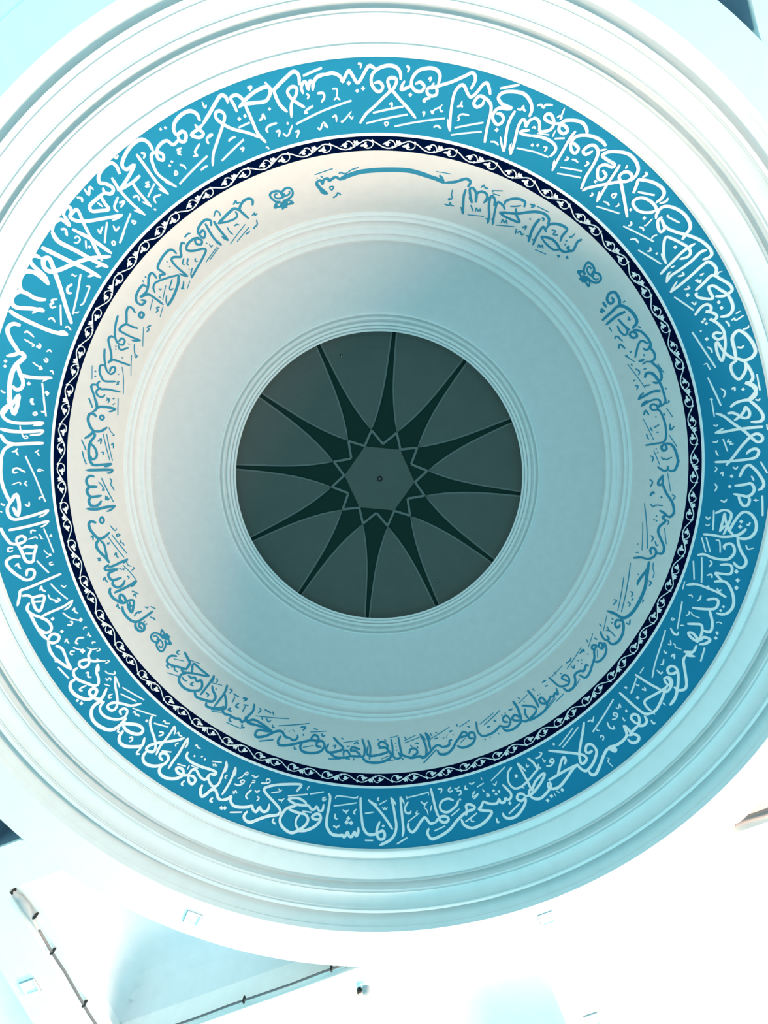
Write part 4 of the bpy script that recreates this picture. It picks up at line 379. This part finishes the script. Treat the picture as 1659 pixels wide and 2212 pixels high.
s43 -5514,155 -5543,245 -5495,395 -5532,460 -5638,450|s46 -5807,440 -5844,343 -5847,200 -5936,184 -6074,229 -6180,317 -6180,422|s43 -6140,467 -6251,417 -6258,529 -6247,673 -6209,847|t35 -6206,841 -6230,762 -6293,752|s46 -5517,440 -5591,538 -5695,569 -5835,519 -5993,518 -6180,604|s35 -6173,605 -6010,656 -5813,661 -5710,582|s52 -6395,330 -6409,484 -6387,646 -6322,846|t38 -6325,838 -6372,759 -6438,751|p0 -5734,375 -5732,347 -5703,349 -5705,377|p0 -5705,443 -5702,415 -5673,417 -5675,445|p0 -5637,449 -5634,402 -5586,405 -5588,452|s23 -5734,265 -5693,252 -5686,153|s23 -6081,375 -5997,342 -6007,423 -5917,376|s26 -6096,825 -6105,760 -6054,787 -6047,732 -5990,777|l12 -6115,901 -5863,834|s26 -5668,706 -5627,677 -5619,724|s26 -5495,562 -5497,604 -5445,597
s46 -6207,327 -6248,239 -6375,208 -6533,260 -6687,364 -6840,476 -7160,608|s43 -7154,610 -7001,637 -6704,600 -6822,507 -6900,396|s43 -6773,299 -6808,211 -6937,216 -7060,277 -7143,367 -7129,430|s40 -7085,514 -7148,460 -7271,439 -7269,543 -7227,715 -7170,912|t35 -7173,907 -7194,814 -7258,810|s43 -7310,540 -7347,422 -7441,386 -7408,578 -7319,758 -7281,935|t35 -7283,930 -7287,858 -7368,846|s40 -7430,377 -7483,479 -7529,568|s26 -7025,793 -7030,717 -6967,756 -6957,693 -6903,757|l14 -7107,888 -6744,729|s23 -7019,410 -6910,355 -6842,301|s29 -6702,199 -6615,180 -6657,247|l12 -6573,168 -6324,138|p0 -6569,444 -6563,417 -6535,423 -6541,450|s26 -6377,291 -6322,289 -6328,339|s26 -6648,851 -6685,739|s26 -6623,804 -6591,748 -6532,793 -6492,752|s32 -6593,659 -6539,596 -6528,669|l12 -7471,288 -7280,215|l12 -7432,333 -7295,314|p0 -7461,303 -7454,286 -7435,293 -7443,310
s46 -7931,384 -7909,280 -7977,252 -8036,260 -8198,361 -8377,420|s69 -8920,339 -8803,358 -8657,376 -8519,395 -8403,430|s46 -8519,312 -8462,350 -8392,437|s46 -7952,439 -7948,581 -7894,774 -7844,941|t42 -7849,938 -7899,842 -7941,808|s46 -7746,652 -7819,539 -7880,410 -7818,376 -7720,463 -7676,615|t32 -7748,648 -7809,596 -7845,564|s44 -7676,615 -7720,463 -7656,380 -7554,381 -7502,444 -7521,565|s21 -8200,511 -8194,614 -8163,687 -8221,739 -8220,703 -8162,712|s25 -8281,843 -8181,846 -8179,776 -8142,831 -8076,826|s25 -7754,699 -7663,805|s23 -7614,786 -7624,720 -7564,762 -7542,709 -7518,759|l14 -7750,920 -7413,822|s23 -7688,309 -7648,253 -7614,288 -7554,278|l7 -8598,256 -8306,240
s78 -8727,360 -8873,342 -9111,315 -9458,324 -9783,340 -10063,363 -10278,413 -10460,466|s46 -10439,469 -10526,406 -10654,460 -10670,411 -10755,419 -10794,497 -10816,426 -10885,412|s66 -10888,423 -10901,484 -10838,595 -10728,707|t40 -10733,706 -10827,667 -10874,602|l12 -10908,297 -10552,248|p0 -10890,365 -10873,355 -10862,371 -10879,381|s23 -10804,343 -10765,371|s23 -10453,352 -10399,336 -10367,363 -10292,366|s14 -10309,365 -10199,308 -10065,276|s23 -10667,580 -10584,587 -10635,645 -10667,580|s26 -10633,806 -10554,773 -10522,721 -10460,769
s46 -12232,455 -12189,367 -12244,311 -12344,305 -12433,348 -12492,421 -12463,529 -12415,657|s49 -12485,443 -12579,348 -12727,369 -12856,399 -12996,431|s35 -12989,430 -12807,498 -12652,520 -12581,479 -12589,402|s49 -13037,346 -13040,504 -13026,659 -13007,833|t40 -13012,823 -13054,747 -13080,677|s46 -13198,293 -13219,467 -13225,641 -13181,830|t40 -13183,822 -13215,757 -13242,699|s29 -12556,276 -12477,239 -12488,282 -12426,297|s26 -12991,280 -12900,214 -12860,277 -12879,336|s26 -12330,631 -12258,607 -12279,651 -12212,637|s26 -12287,754 -12317,846 -12410,876 -12401,911|l14 -13019,920 -12534,723|l14 -12867,959 -12499,818|s26 -12625,922 -12582,910 -12518,910|s26 -12882,586 -12885,693 -12857,777|s26 -12743,641 -12692,637 -12648,671
s43 -13130,392 -13084,308 -13141,243 -13255,245 -13374,297 -13418,378 -13389,494 -13306,433 -13317,362 -13416,386|s43 -13450,436 -13533,407 -13574,494 -13502,558 -13450,501 -13504,409 -13602,380 -13730,395 -13796,468 -13700,568 -13541,647 -13507,717 -13670,804 -13865,873 -14130,958|s43 -13739,348 -13780,301 -13875,362 -13943,457 -13980,478 -14088,385 -14158,415 -14174,605 -14148,877|t40 -14148,869 -14202,794 -14236,694|s26 -13960,811 -14057,869 -14126,962|s29 -13670,258 -13591,244 -13533,270|p0 -13418,603 -13394,600 -13391,624 -13415,627|s26 -13372,664 -13377,721 -13325,722|l14 -13668,917 -13273,803|l14 -13571,931 -13250,837|s26 -13951,542 -14043,596 -14033,647|s26 -13888,601 -13984,671 -13970,708|s26 -13777,701 -13818,740 -13783,778|s26 -14291,882 -14400,969 -14430,942 -14402,1016|l12 -14188,975 -14351,1054|p0 -14041,774 -14021,774 -14021,794 -14041,795
s55 -14266,708 -14426,837 -14699,938 -14914,967|s28 -14921,972 -14856,873 -14748,799|s35 -14263,711 -14435,597 -14615,494 -14721,456 -14812,497 -14862,583|s42 -13994,381 -13996,286 -14049,236 -14173,230 -14344,263 -14448,312 -14447,401 -14440,489 -14520,434 -14585,476|s42 -14616,425 -14587,324 -14616,276 -14705,300 -14829,383 -14965,425 -15115,387|s46 -15107,393 -14973,478 -14950,607 -14952,873|s42 -14868,371 -14885,298 -14998,288 -15138,317 -15225,397 -15211,502 -15110,521 -15145,430|p0 -14248,349 -14226,349 -14227,370 -14248,369|p0 -14281,457 -14260,457 -14260,479 -14282,478|p0 -14743,231 -14715,234 -14718,262 -14747,258|p0 -14836,242 -14807,245 -14811,273 -14840,269|l12 -14989,616 -15217,708|l12 -14984,887 -15209,970|s28 -15183,835 -15114,843 -15095,790 -15040,833|s23 -14745,582 -14742,623 -14709,627|l12 -14602,655 -14880,795|s23 -14419,668 -14587,744 -14614,782 -14546,825|s21 -14875,684 -14866,727|s23 -14281,874 -14403,961 -14443,955 -14397,1007|s49 -15342,576 -15360,647 -15441,639 -15422,568 -15342,576
s42 -15421,479 -15375,383 -15399,311 -15492,323 -15607,389 -15705,443|s42 -15668,688 -15694,570 -15708,445 -15789,379 -15877,378 -15891,475 -15889,676 -15862,869|t32 -15864,865 -15925,765 -15951,680|s37 -15638,220 -15792,256 -15935,307 -16052,372 -16123,457 -16117,563 -16022,566 -16002,486 -16095,461|s37 -16158,479 -16224,568 -16116,701|p0 -16204,434 -16182,442 -16191,463 -16213,455|p0 -16258,457 -16236,465 -16245,487 -16267,479|s39 -16053,356 -16059,283 -16145,267 -16271,356 -16440,455 -16554,443|s42 -16571,428 -16475,500 -16463,668 -16452,886|l12 -15584,778 -15959,973|s23 -15986,773 -16175,877 -16201,951 -16247,936 -16209,889|l12 -16227,825 -16656,987|s28 -15640,894 -15570,907 -15546,854 -15470,901|s18 -16046,647 -16046,690|s18 -16359,643 -16371,691
s37 -16326,268 -16474,319 -16613,386 -16730,467 -16765,563 -16676,622 -16603,585 -16647,522 -16735,527|s39 -16640,370 -16678,309 -16796,334 -16894,408 -16941,493 -16880,713|s39 -16966,394 -17052,360 -17120,442 -17088,598 -17073,874|s39 -17057,356 -17076,274 -17138,267 -17244,335 -17346,393|l14 -16544,734 -16775,853 -17093,951|l9 -16721,164 -16981,238|p0 -16818,237 -16793,250 -16806,274 -16831,261|p0 -16911,261 -16885,274 -16899,298 -16924,285|s28 -16947,736 -16914,775 -16892,745 -16858,784|s18 -16710,702 -16727,728|s37 -17092,454 -17170,382 -17255,415 -17276,512 -17212,567|s24 -17262,611 -17300,674 -17368,666|s24 -17259,746 -17232,787|s27 -17354,270 -17523,375
''', 3.3)

# ------------------------------------------------------------------ heart ornaments on the cream frieze
HEART = [('s', 6.5, [(880,830),(740,690),(600,630),(500,640),(420,720),(415,830),(490,930),(620,985),(650,1110),(720,1230),(810,1295),(880,1285),(945,1190),(980,1080),(985,1010),(930,890)]),
  ('s', 5, [(500,790),(515,750),(570,735),(640,770),(700,840),(790,900),(850,980),(875,1070),(850,1140),(790,1150),(730,1090)]),
  ('s', 12, [(640,920),(690,900),(750,870)]), ('s', 9, [(640,960),(650,1000),(690,930)]),
  ('s', 4.5, [(840,720),(770,640),(790,480),(880,580),(930,660)]), ('s', 5.5, [(950,880),(1020,1000),(1190,1010),(1120,900),(1070,820)]),
  ('s', 5, [(790,480),(830,550),(900,620)]), ('s', 7, [(1060,980),(1120,970),(1190,1010)]),
  ('p', 0, [(850,660),(930,620),(970,640),(1010,600),(1050,650),(1110,710),(1160,740),(1110,770),(1105,840),(1050,870),(960,860),(880,830),(810,760)])]
def heart(t_deg, v, label, rot=0.0, mir=1):
    s = Ink('cream'); ax = radians(-43)      # the flower points up the drum
    def q(p):
        x, y = (p[0]-800)/16.59, (p[1]-880)/16.59
        up = x*cos(ax)+y*sin(ax); side = -x*sin(ax)+y*cos(ax)
        side *= -1*mir
        up, side = up*cos(rot)-side*sin(rot), up*sin(rot)+side*cos(rot)
        return (radians(t_deg)*612+side, v*121+up)
    for kd, wd, pts in HEART:
        if kd == 's': s.stroke([q(p) for p in pts], wd*.62, (.8, .7))
        else: s.poly([q(p) for p in pts])
    s.done('heart_ornament', label=label)
heart(145.63, 0.524, 'heart ornament of scrolls between the words at the lower left', 0.00)
heart(-108.91, 0.458, 'heart ornament of scrolls between the words at the upper left', 0.00)
heart(-45.95, 0.437, 'heart ornament of scrolls between the words at the upper right', 0.00)

# ------------------------------------------------------------------ the star dome
def dome_z(r): return 1.955+.245*sqrt(max(0, 1-(r/.72)**2))
def rho_r(q):      # fraction of the visible opening -> radius on the dome shell
    t = q*.68/1.9714; lo, hi = 0.0, .72
    for _ in range(40):
        md = (lo+hi)/2
        if md/dome_z(md) < t: lo = md
        else: hi = md
    return lo
def on_dome(q, deg, lift):
    r = rho_r(q); z = dome_z(r); a = radians(deg)
    n = Vector((r/.72**2*.245**2, z-1.955)); n.normalize()
    return P((r-n.x*lift)*cos(a), (r-n.x*lift)*sin(a), z-n.y*lift)
dome = lathe('star_dome', [(.7199*sin(pi/2*i/20), dome_z(.7199*sin(pi/2*i/20))) for i in range(20, -1, -1)], SAGE, 128,
             label='dim grey-green dome at the top with a dark twelve-pointed star', cat='dome')
def plate(name, pts, lift, mt, label=None, back=-.002):
    """a thin plate on the dome shell from (rho, degrees) outline rows; rows: list of (left, right)"""
    n = len(pts); vs = []; fs = []
    for (q, a0, a1) in pts:
        for k in range(5):
            vs.append(on_dome(q, a0+(a1-a0)*k/4, lift))
    for (q, a0, a1) in pts:
        for k in range(5):
            vs.append(on_dome(q, a0+(a1-a0)*k/4, back))
    o = 5*n
    for i in range(n-1):
        for k in range(4): fs.append((i*5+k, i*5+k+1, (i+1)*5+k+1, (i+1)*5+k))
        for k in (0, 4): fs.append((i*5+k, (i+1)*5+k, o+(i+1)*5+k, o+i*5+k))
    for i in (0, n-1):
        for k in range(4): fs.append((i*5+k, i*5+k+1, o+i*5+k+1, o+i*5+k))
    return obj(name, vs, fs, mt, parent=dome, label=label)
HALF = [(.336, 15.0), (.40, 9.6), (.46, 6.6), (.52, 4.6), (.60, 2.95), (.68, 2.0), (.78, 1.35), (.88, .95), (.97, .72), (1.03, .62)]
T0 = -84.5
for k in range(12):
    c = T0+30*k
    plate('star_point', [(.285, c-7.5, c+7.5)]+[(q, c-h-.3, c+h+.3) for q, h in HALF], .003, SAGEDARK)
    plate('dome_panel', [(q, c+h, c+30-h) for q, h in HALF], .009, SAGE)
    for sgn in (-1, 1):       # paler border strip along both edges of the star point
        plate('panel_edge', [(q, c+sgn*h, c+sgn*(h+min(.012/q*57.3, .45*(15-h)))) for q, h in HALF], .011, SAGELIGHT)
def strap_line(a, b, wd, lift=.0105):
    (q0, d0), (q1, d1) = a, b
    x0, y0, x1, y1 = q0*cos(radians(d0)), q0*sin(radians(d0)), q1*cos(radians(d1)), q1*sin(radians(d1))
    l = hypot(x1-x0, y1-y0); nx, ny = -(y1-y0)/l*wd/2, (x1-x0)/l*wd/2
    vs = []
    for lf in (lift, -.002):
        for i in range(5):
            for sg in (-1, 1):
                x, y = x0+(x1-x0)*i/4+sg*nx, y0+(y1-y0)*i/4+sg*ny
                vs.append(on_dome(hypot(x, y), math.degrees(atan2(y, x)), lf))
    fs = []
    for i in range(4):
        b0 = 2*i; fs += [(b0, b0+1, b0+3, b0+2), (b0, b0+2, b0+12, b0+10), (b0+1, b0+11, b0+13, b0+3)]
    fs += [(0, 10, 11, 1), (8, 9, 19, 18)]
    return obj('strap', vs, fs, SAGELIGHT, parent=dome)
for k in range(6):
    c = T0+60*k
    # dark chevron inside every second star point and dark foot of the others
    vs = [on_dome(q, c+a, lf) for lf in (.0035, -.002) for q, a in ((.247,-30),(.336,-15),(.24,0),(.336,15),(.247,30),(.214,0))]
    obj('star_chevron', vs, [(0,1,2,5),(2,3,4,5)]+[(i,(i+1)%6,6+(i+1)%6,6+i) for i in range(6)], SAGEDARK, parent=dome)
    vs = [on_dome(q, c+a, lf) for lf in (.0035, -.002) for q, a in ((.336,-15),(.336,0),(.336,15),(.24,0))]
    obj('star_foot', vs, [(0,1,2,3)]+[(i,(i+1)%4,4+(i+1)%4,4+i) for i in range(4)], SAGEDARK, parent=dome)
    vs = [on_dome(q, c+30+a, lf) for lf in (.0035, -.002) for q, a in ((.336,-15),(.336,0),(.336,15),(.247,0))]
    obj('star_foot', vs, [(0,1,2,3)]+[(i,(i+1)%4,4+(i+1)%4,4+i) for i in range(4)], SAGEDARK, parent=dome)
    for sg in (-1, 1):
        strap_line((.336, c+sg*15), (.24, c), .016)
        strap_line((.336, c+30+sg*15), (.247, c+30), .016)
# centre panel with softened hexagon outline
hx = []
for k in range(6):
    c = T0+30+60*k
    hx += [(.247, c), (.228, c+8), (.214, c+20), (.212, c+30), (.214, c+40), (.228, c+52)]
vs = [on_dome(.001, 0, .010)]+[on_dome(q, a, .010) for q, a in hx]+[on_dome(q, a, -.002) for q, a in hx]
n = len(hx)
obj('centre_panel', vs, [(0, 1+i, 1+(i+1) % n) for i in range(n)]+[(1+i, 1+n+i, 1+n+(i+1) % n, 1+(i+1) % n) for i in range(n)], SAGE, parent=dome)

def ball(name, c, r, mt, parent=None, sc=(1, 1, 1), seg=16, **kw):
    bm = bmesh.new(); bmesh.ops.create_uvsphere(bm, u_segments=seg, v_segments=seg//2, radius=r)
    for v in bm.verts: v.co = Vector((v.co.x*sc[0], v.co.y*sc[1], v.co.z*sc[2]))+c
    me = bpy.data.meshes.new(name); bm.to_mesh(me); bm.free(); me.materials.append(mt)
    me.polygons.foreach_set('use_smooth', [True]*len(me.polygons))
    o = bpy.data.objects.new(name, me); C.objects.link(o)
    if parent: o.parent = parent; o.matrix_parent_inverse = parent.matrix_world.inverted()
    tag(o, **kw); return o
def disc(name, c, prof, mt, ax=Vector((0, 0, -1)), parent=None, seg=24, **kw):
    """lathe of (radius, distance along ax) about an own axis, metres"""
    z = ax.normalized(); x = z.orthogonal().normalized(); y = z.cross(x); vs = []; fs = []; n = len(prof)
    for k in range(seg):
        a = 2*pi*k/seg
        for r, d in prof: vs.append(c+x*(r*cos(a))+y*(r*sin(a))+z*d)
    for k in range(seg):
        for i in range(n-1): fs.append((k*n+i, k*n+i+1, ((k+1) % seg)*n+i+1, ((k+1) % seg)*n+i))
    o = obj(name, vs, fs, mt, parent=parent, smooth=True, **kw); sharp(o, 35); return o
# chandelier hook at the crown
top = P(0, 0, dome_z(0)-.010)
hk = empty('ceiling_hook', top, 'small dark hook plate at the crown of the star dome', 'hook')
disc('hook_plate', top, [(0, .03), (.05, .03), (.075, .015), (.078, -.02)], DARKMETAL, parent=hk)
disc('hook_stem', top, [(0, .09), (.018, .09), (.018, .02)], GREYPLASTIC, parent=hk)
for (q, a, lb) in ((.872, -107.3, 'tiny dark fixing in the upper left panel of the star dome'), (.843, 60.6, 'tiny dark fixing in the lower right panel of the star dome')):
    p0 = on_dome(q, a, .009); nrm = (on_dome(q, a, .02)-p0)
    e = empty('ceiling_fixing', p0, lb, 'fixing')
    disc('fixing_plate', p0, [(0, .02), (.028, .02), (.034, -.01)], DARKMETAL, nrm, parent=e, seg=12)
    disc('fixing_pin', p0, [(0, .06), (.012, .06), (.012, .01)], GREYPLASTIC, nrm, parent=e, seg=10)

# ------------------------------------------------------------------ coffered ceiling round the dome
ZB, ZT = .9194, 1.075         # underside of the beams, lids of the coffers
ceil = empty('ceiling', P(0, 0, ZB), kind='structure')
RC = 1.120
def strip(name, w0, w1, lo, hi, swap, parent):
    """a beam between w0 and w1 running from lo to hi, cut off at the ring; swap: it runs along w instead of u"""
    n = 240; runs = []; cur = []
    for i in range(n+1):
        u = lo+(hi-lo)*i/n; c2 = RC*RC-u*u; wi = sqrt(c2) if c2 > 0 else 0.0
        a, b = w0, w1
        if wi > 0:
            if a >= 0: a = max(a, wi)
            elif b <= 0: b = min(b, -wi)
            else: b = a
        if b-a > .002: cur.append((u, a, b))
        else:
            if len(cur) > 1: runs.append(cur)
            cur = []
    if len(cur) > 1: runs.append(cur)
    for run in runs:
        vs, fs = [], []
        def pt(u, w_, z): return UW(w_, u, z+.0006) if swap else UW(u, w_, z)
        for (u, a, b) in run: vs += [pt(u, a, ZB), pt(u, b, ZB), pt(u, a, ZT+.02), pt(u, b, ZT+.02)]
        for i in range(len(run)-1):
            o = 4*i; fs += [(o, o+1, o+5, o+4), (o, o+4, o+6, o+2), (o+1, o+3, o+7, o+5), (o+2, o+6, o+7, o+3)]
        fs += [(0, 2, 3, 1), (4*len(run)-4, 4*len(run)-3, 4*len(run)-1, 4*len(run)-2)]
        obj(name, vs, fs, PLASTER, parent=parent)
W_BEAMS = [(-1.75, -1.63), (-1.20, -1.03), (.4075, .514), (1.027, 1.14), (1.66, 1.78)]
U_BEAMS = [(-1.80, -1.68), (-1.26, -1.143), (-.047, .07), (.966, 1.09), (1.6, 1.72)]
for a, b in W_BEAMS:
    strip('ceiling_beam', a, b, -2.4, 2.4, False, ceil)
for a, b in U_BEAMS:
    strip('ceiling_beam', a, b, -2.4, 2.4, True, ceil)
def coffer(u0, u1, w0, w1, mt, zt=ZT, cove=.06):
    """coved lid of a coffer between beams; what lies behind the drum is left out"""
    n = 24; vs = []; fs = []; idx = {}
    us = [u0+(u1-u0)*i/n for i in range(n+1)]; ws = [w0+(w1-w0)*i/n for i in range(n+1)]
    us = sorted(set(us+[u0+cove*f for f in (.1, .25, .5, .75)]+[u1-cove*f for f in (.1, .25, .5, .75)]))
    ws = sorted(set(ws+[w0+cove*f for f in (.1, .25, .5, .75)]+[w1-cove*f for f in (.1, .25, .5, .75)]))
    def lid(u, w_):
        def cv(d): return 0 if d >= cove else cove-sqrt(max(0, cove*cove-(cove-d)**2))
        return zt-max(cv(u-u0), cv(u1-u), cv(w_-w0), cv(w1-w_))
    for i, u in enumerate(us):
        for j, w_ in enumerate(ws):
            idx[i, j] = len(vs); vs.append(UW(u, w_, lid(u, w_)))
    for i in range(len(us)-1):
        for j in range(len(ws)-1):
            if min(hypot(us[i+a], ws[j+b]) for a in (0, 1) for b in (0, 1)) > 1.137: fs.append((idx[i, j], idx[i, j+1], idx[i+1, j+1], idx[i+1, j]))
    if fs: 
        o = obj('ceiling_coffer', vs, fs, mt, parent=ceil, smooth=True)
    if mt is SLATESHADE:            # unlit coffers: their shade painted as slate-blue side sheets
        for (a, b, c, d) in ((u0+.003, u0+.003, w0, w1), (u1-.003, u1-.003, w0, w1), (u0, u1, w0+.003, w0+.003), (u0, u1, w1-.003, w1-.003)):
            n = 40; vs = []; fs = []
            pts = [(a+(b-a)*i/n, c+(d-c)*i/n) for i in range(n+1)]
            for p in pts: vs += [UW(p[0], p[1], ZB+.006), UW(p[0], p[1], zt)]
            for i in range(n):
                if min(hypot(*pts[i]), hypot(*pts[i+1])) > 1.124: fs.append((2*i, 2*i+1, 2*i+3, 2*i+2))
            if fs: obj('coffer_shade_side', vs, fs, SLATESHADE, parent=ceil)
ub = [b for ab in U_BEAMS for b in ab]; wb = [b for ab in W_BEAMS for b in ab]
for i in range(4):
    for j in range(4):
        u0, u1, w0, w1 = U_BEAMS[i][1], U_BEAMS[i+1][0], W_BEAMS[j][1], W_BEAMS[j+1][0]
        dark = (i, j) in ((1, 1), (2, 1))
        coffer(u0, u1, w0, w1, SLATESHADE if dark else COFFER, cove=.09 if (i, j) == (1, 2) else .05)
        if (i, j) in ((1, 2), (1, 3), (2, 2), (2, 3), (0, 2), (0, 3)):      # cove strips light these from their left edge
            wa = max(w0+.03, sqrt(max(0, 1.16**2-(u0+.03)**2)) if u0+.03 > -1.16 else 0)
            if wa < w1-.1:
                p0, p1 = UW(u0+.020, wa, ZB+.030), UW(u0+.020, w1-.03, ZB+.030)
                bx = [UW(u0+.010+du, ww, ZB+.0175+dz) for dz in (0, .006) for ww in (wa, w1-.03) for du in (0, .016)]
                obj('light_strip', bx, [(0, 1, 3, 2), (4, 6, 7, 5), (0, 4, 5, 1), (2, 3, 7, 6), (0, 2, 6, 4), (1, 5, 7, 3)], GLOW, parent=ceil)
                mid = (p0+p1)/2
                lo = area('coffer_light', mid, mid+Vector((UC, US, 0))*1.0+Vector((0, 0, .9)), ((p1-p0).length, .08), (.02 if (i, j) == (1, 2) else 6.0)*(p1-p0).length, (1.0, .96, .92))
                ax = (p1-p0).normalized(); zz = -(Vector((UC, US, 0))*.743+Vector((0, 0, .669))); yy = zz.cross(ax).normalized()
                lo.rotation_euler = Matrix((ax, yy, zz)).transposed().to_euler()
# added unseen up-lights on the ring and the cross beam, brightening the lids
for (ua, wa, ub_, wb_, pw) in ((-1.05, .57, -.80, .82, 4.0), (-.60, 1.160, -.10, 1.160, 60.0)):
    pa, pb = UW(ua, wa, ZB+.022), UW(ub_, wb_, ZB+.022); mid = (pa+pb)/2
    lo = area('coffer_light', mid, mid+Vector((0, 0, 1)), ((pb-pa).length, .10), pw, (1.0, .97, .95))
    ax = (pb-pa).normalized(); zz = Vector((0, 0, -1)); yy = zz.cross(ax).normalized()
    lo.rotation_euler = Matrix((ax, yy, zz)).transposed().to_euler()
# unseen slab added above the coffers to keep the daylight out
vs, fs = box((-40, -40, 0), (40, 40, .2))

lathe('light_block_slab', [(1.12, 1.12), (2.0, 1.12), (4.0, 1.12)], PLASTER, 64, parent=ceil, smooth=False)
# square recessed downlights
def downlight(c, ex, ey, label):
    """c centre, ex/ey half-side vectors in the ceiling surface (metres)"""
    nz = ex.cross(ey).normalized()
    if nz.z > 0: nz = -nz
    e = empty('downlight', c, label, 'downlight', 'square downlights let into the ceiling')
    def q(a, b, d): return c+ex*a+ey*b+nz*d
    vs, fs = [], []
    loops = [(1, -.005), (1, .010), (.80, .010), (.74, -.004)]
    for k, d in loops: vs += [q(-k, -k, d), q(k, -k, d), q(k, k, d), q(-k, k, d)]
    for i in range(3):
        for j in range(4): fs.append((4*i+j, 4*i+(j+1) % 4, 4*i+4+(j+1) % 4, 4*i+4+j))
    obj('frame', vs, fs, PLASTER, parent=e)
    obj('lens', [q(-.75, -.75, .002), q(.75, -.75, .002), q(.75, .75, .002), q(-.75, .75, .002)], [(0, 1, 2, 3)], LENS, parent=e)
    obj('shadow_line', [q(a*k, b*k, .001) for k in (1.0, 1.09) for a, b in ((-1,-1),(1,-1),(1,1),(-1,1))], [(j, (j+1) % 4, 4+(j+1) % 4, 4+j) for j in range(4)], GREYPLASTIC, parent=e)  # flat grey band painted as the shadow line round the frame
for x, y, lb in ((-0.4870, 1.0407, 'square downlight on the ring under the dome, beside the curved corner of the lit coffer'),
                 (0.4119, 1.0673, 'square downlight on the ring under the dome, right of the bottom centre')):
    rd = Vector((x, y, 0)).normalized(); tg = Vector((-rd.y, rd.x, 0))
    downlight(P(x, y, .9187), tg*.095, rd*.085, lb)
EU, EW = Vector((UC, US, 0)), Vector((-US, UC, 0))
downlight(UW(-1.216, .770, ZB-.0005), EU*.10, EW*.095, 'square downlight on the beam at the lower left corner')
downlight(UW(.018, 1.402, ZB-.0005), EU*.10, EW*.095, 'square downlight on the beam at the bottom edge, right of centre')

# smoke detector on the beam under the coffer tip
sd = UW(-.478, 1.084, ZB)
e = empty('smoke_detector', sd, 'small round grey and white detector on the beam near the bottom centre', 'detector')
disc('base', sd, [(0, .02), (.085, .02), (.09, -.005)], PLASTER, parent=e)
disc('cap', sd+EU*.035+EW*.012, [(0, .085), (.035, .08), (.052, .06), (.055, .018)], GREYPLASTIC, parent=e)
disc('bracket', sd-EU*.055-EW*.012, [(0, .06), (.03, .055), (.034, .018)], DARKMETAL, parent=e)

# cable runs with clips along the edges of the coffers
def tube(name, pts, r, mt, parent=None, seg=8, **kw):
    vs, fs = [], []; n = len(pts)
    for i, p in enumerate(pts):
        d = (pts[min(i+1, n-1)]-pts[max(i-1, 0)]).normalized(); x = d.orthogonal().normalized(); y = d.cross(x)
        rr = r[i] if isinstance(r, (list, tuple)) else r
        vs += [p+x*(rr*cos(2*pi*k/seg))+y*(rr*sin(2*pi*k/seg)) for k in range(seg)]
    for i in range(n-1):
        for k in range(seg): fs.append((i*seg+k, i*seg+(k+1) % seg, (i+1)*seg+(k+1) % seg, (i+1)*seg+k))
    fs += [tuple(range(seg)), tuple(range((n-1)*seg, n*seg))]
    return obj(name, vs, fs, mt, parent=parent, smooth=True, **kw)
def clip(p, ax, parent):
    up = Vector((0, 0, 1)); s = ax.cross(up)
    vs = [p+ax*a+s*b+up*c for a in (-.011, .011) for b in (-.018, .018) for c in (-.02, .04)]
    obj('clip', vs, [(0,1,3,2),(4,6,7,5),(0,4,5,1),(2,3,7,6),(0,2,6,4),(1,5,7,3)], DARKMETAL, parent=parent)
def run(u0, w0, u1, w1, z, clips, label, r=.014):
    a, b = UW(u0, w0, z), UW(u1, w1, z); e = empty('cable_run', a, label, 'cable')
    tube('cable', [a.lerp(b, i/6)+Vector((0, 0, -.006*sin(i*2.1))) for i in range(7)], r, CABLE, parent=e)
    for c in clips: clip(a.lerp(b, c), (b-a).normalized(), e)
    return e
e = run(-1.1275, .640, -1.1225, 1.02, .921, (.17, .60), 'grey cable with dark clips along the left edge of the lit coffer', .013)
loose = [UW(-1.138, .524, .923), UW(-1.131, .545, .922), UW(-1.127, .570, .921), UW(-1.127, .600, .921), UW(-1.130, .640, .921)]
tube('loose_cover', loose, [.012, .034, .042, .030, .012], GREYPLASTIC, parent=e, label='loose grey cover hanging at the end of the cable')
clip(loose[0], EU, e); clip(UW(-1.120, .602, .921), EW, e)
run(-.98, 1.013, -.475, 1.013, .925, (.42, .88, .955), 'grey cable with dark clips along the beam at the lower edge of the lit coffer', .012)
run(.50, 1.005, .93, 1.005, .924, (.30, .62), 'grey cable with a dark clip in the coffer tip at the right edge', .034)
for (u0, u1, w0, w1) in ((-1.1435, -1.104, .516, 1.025), (-1.14, -.45, 1.0205, 1.0275)):
    vs, fs = [], []
    for z in (.9305, .936):
        vs += [UW(u0, w0, z), UW(u1, w0, z), UW(u1, w1, z), UW(u0, w1, z)]
    obj('coffer_ledge', vs, [(0, 3, 2, 1), (4, 5, 6, 7), (0, 1, 5, 4), (1, 2, 6, 5), (2, 3, 7, 6), (3, 0, 4, 7)], PLASTER, parent=ceil)
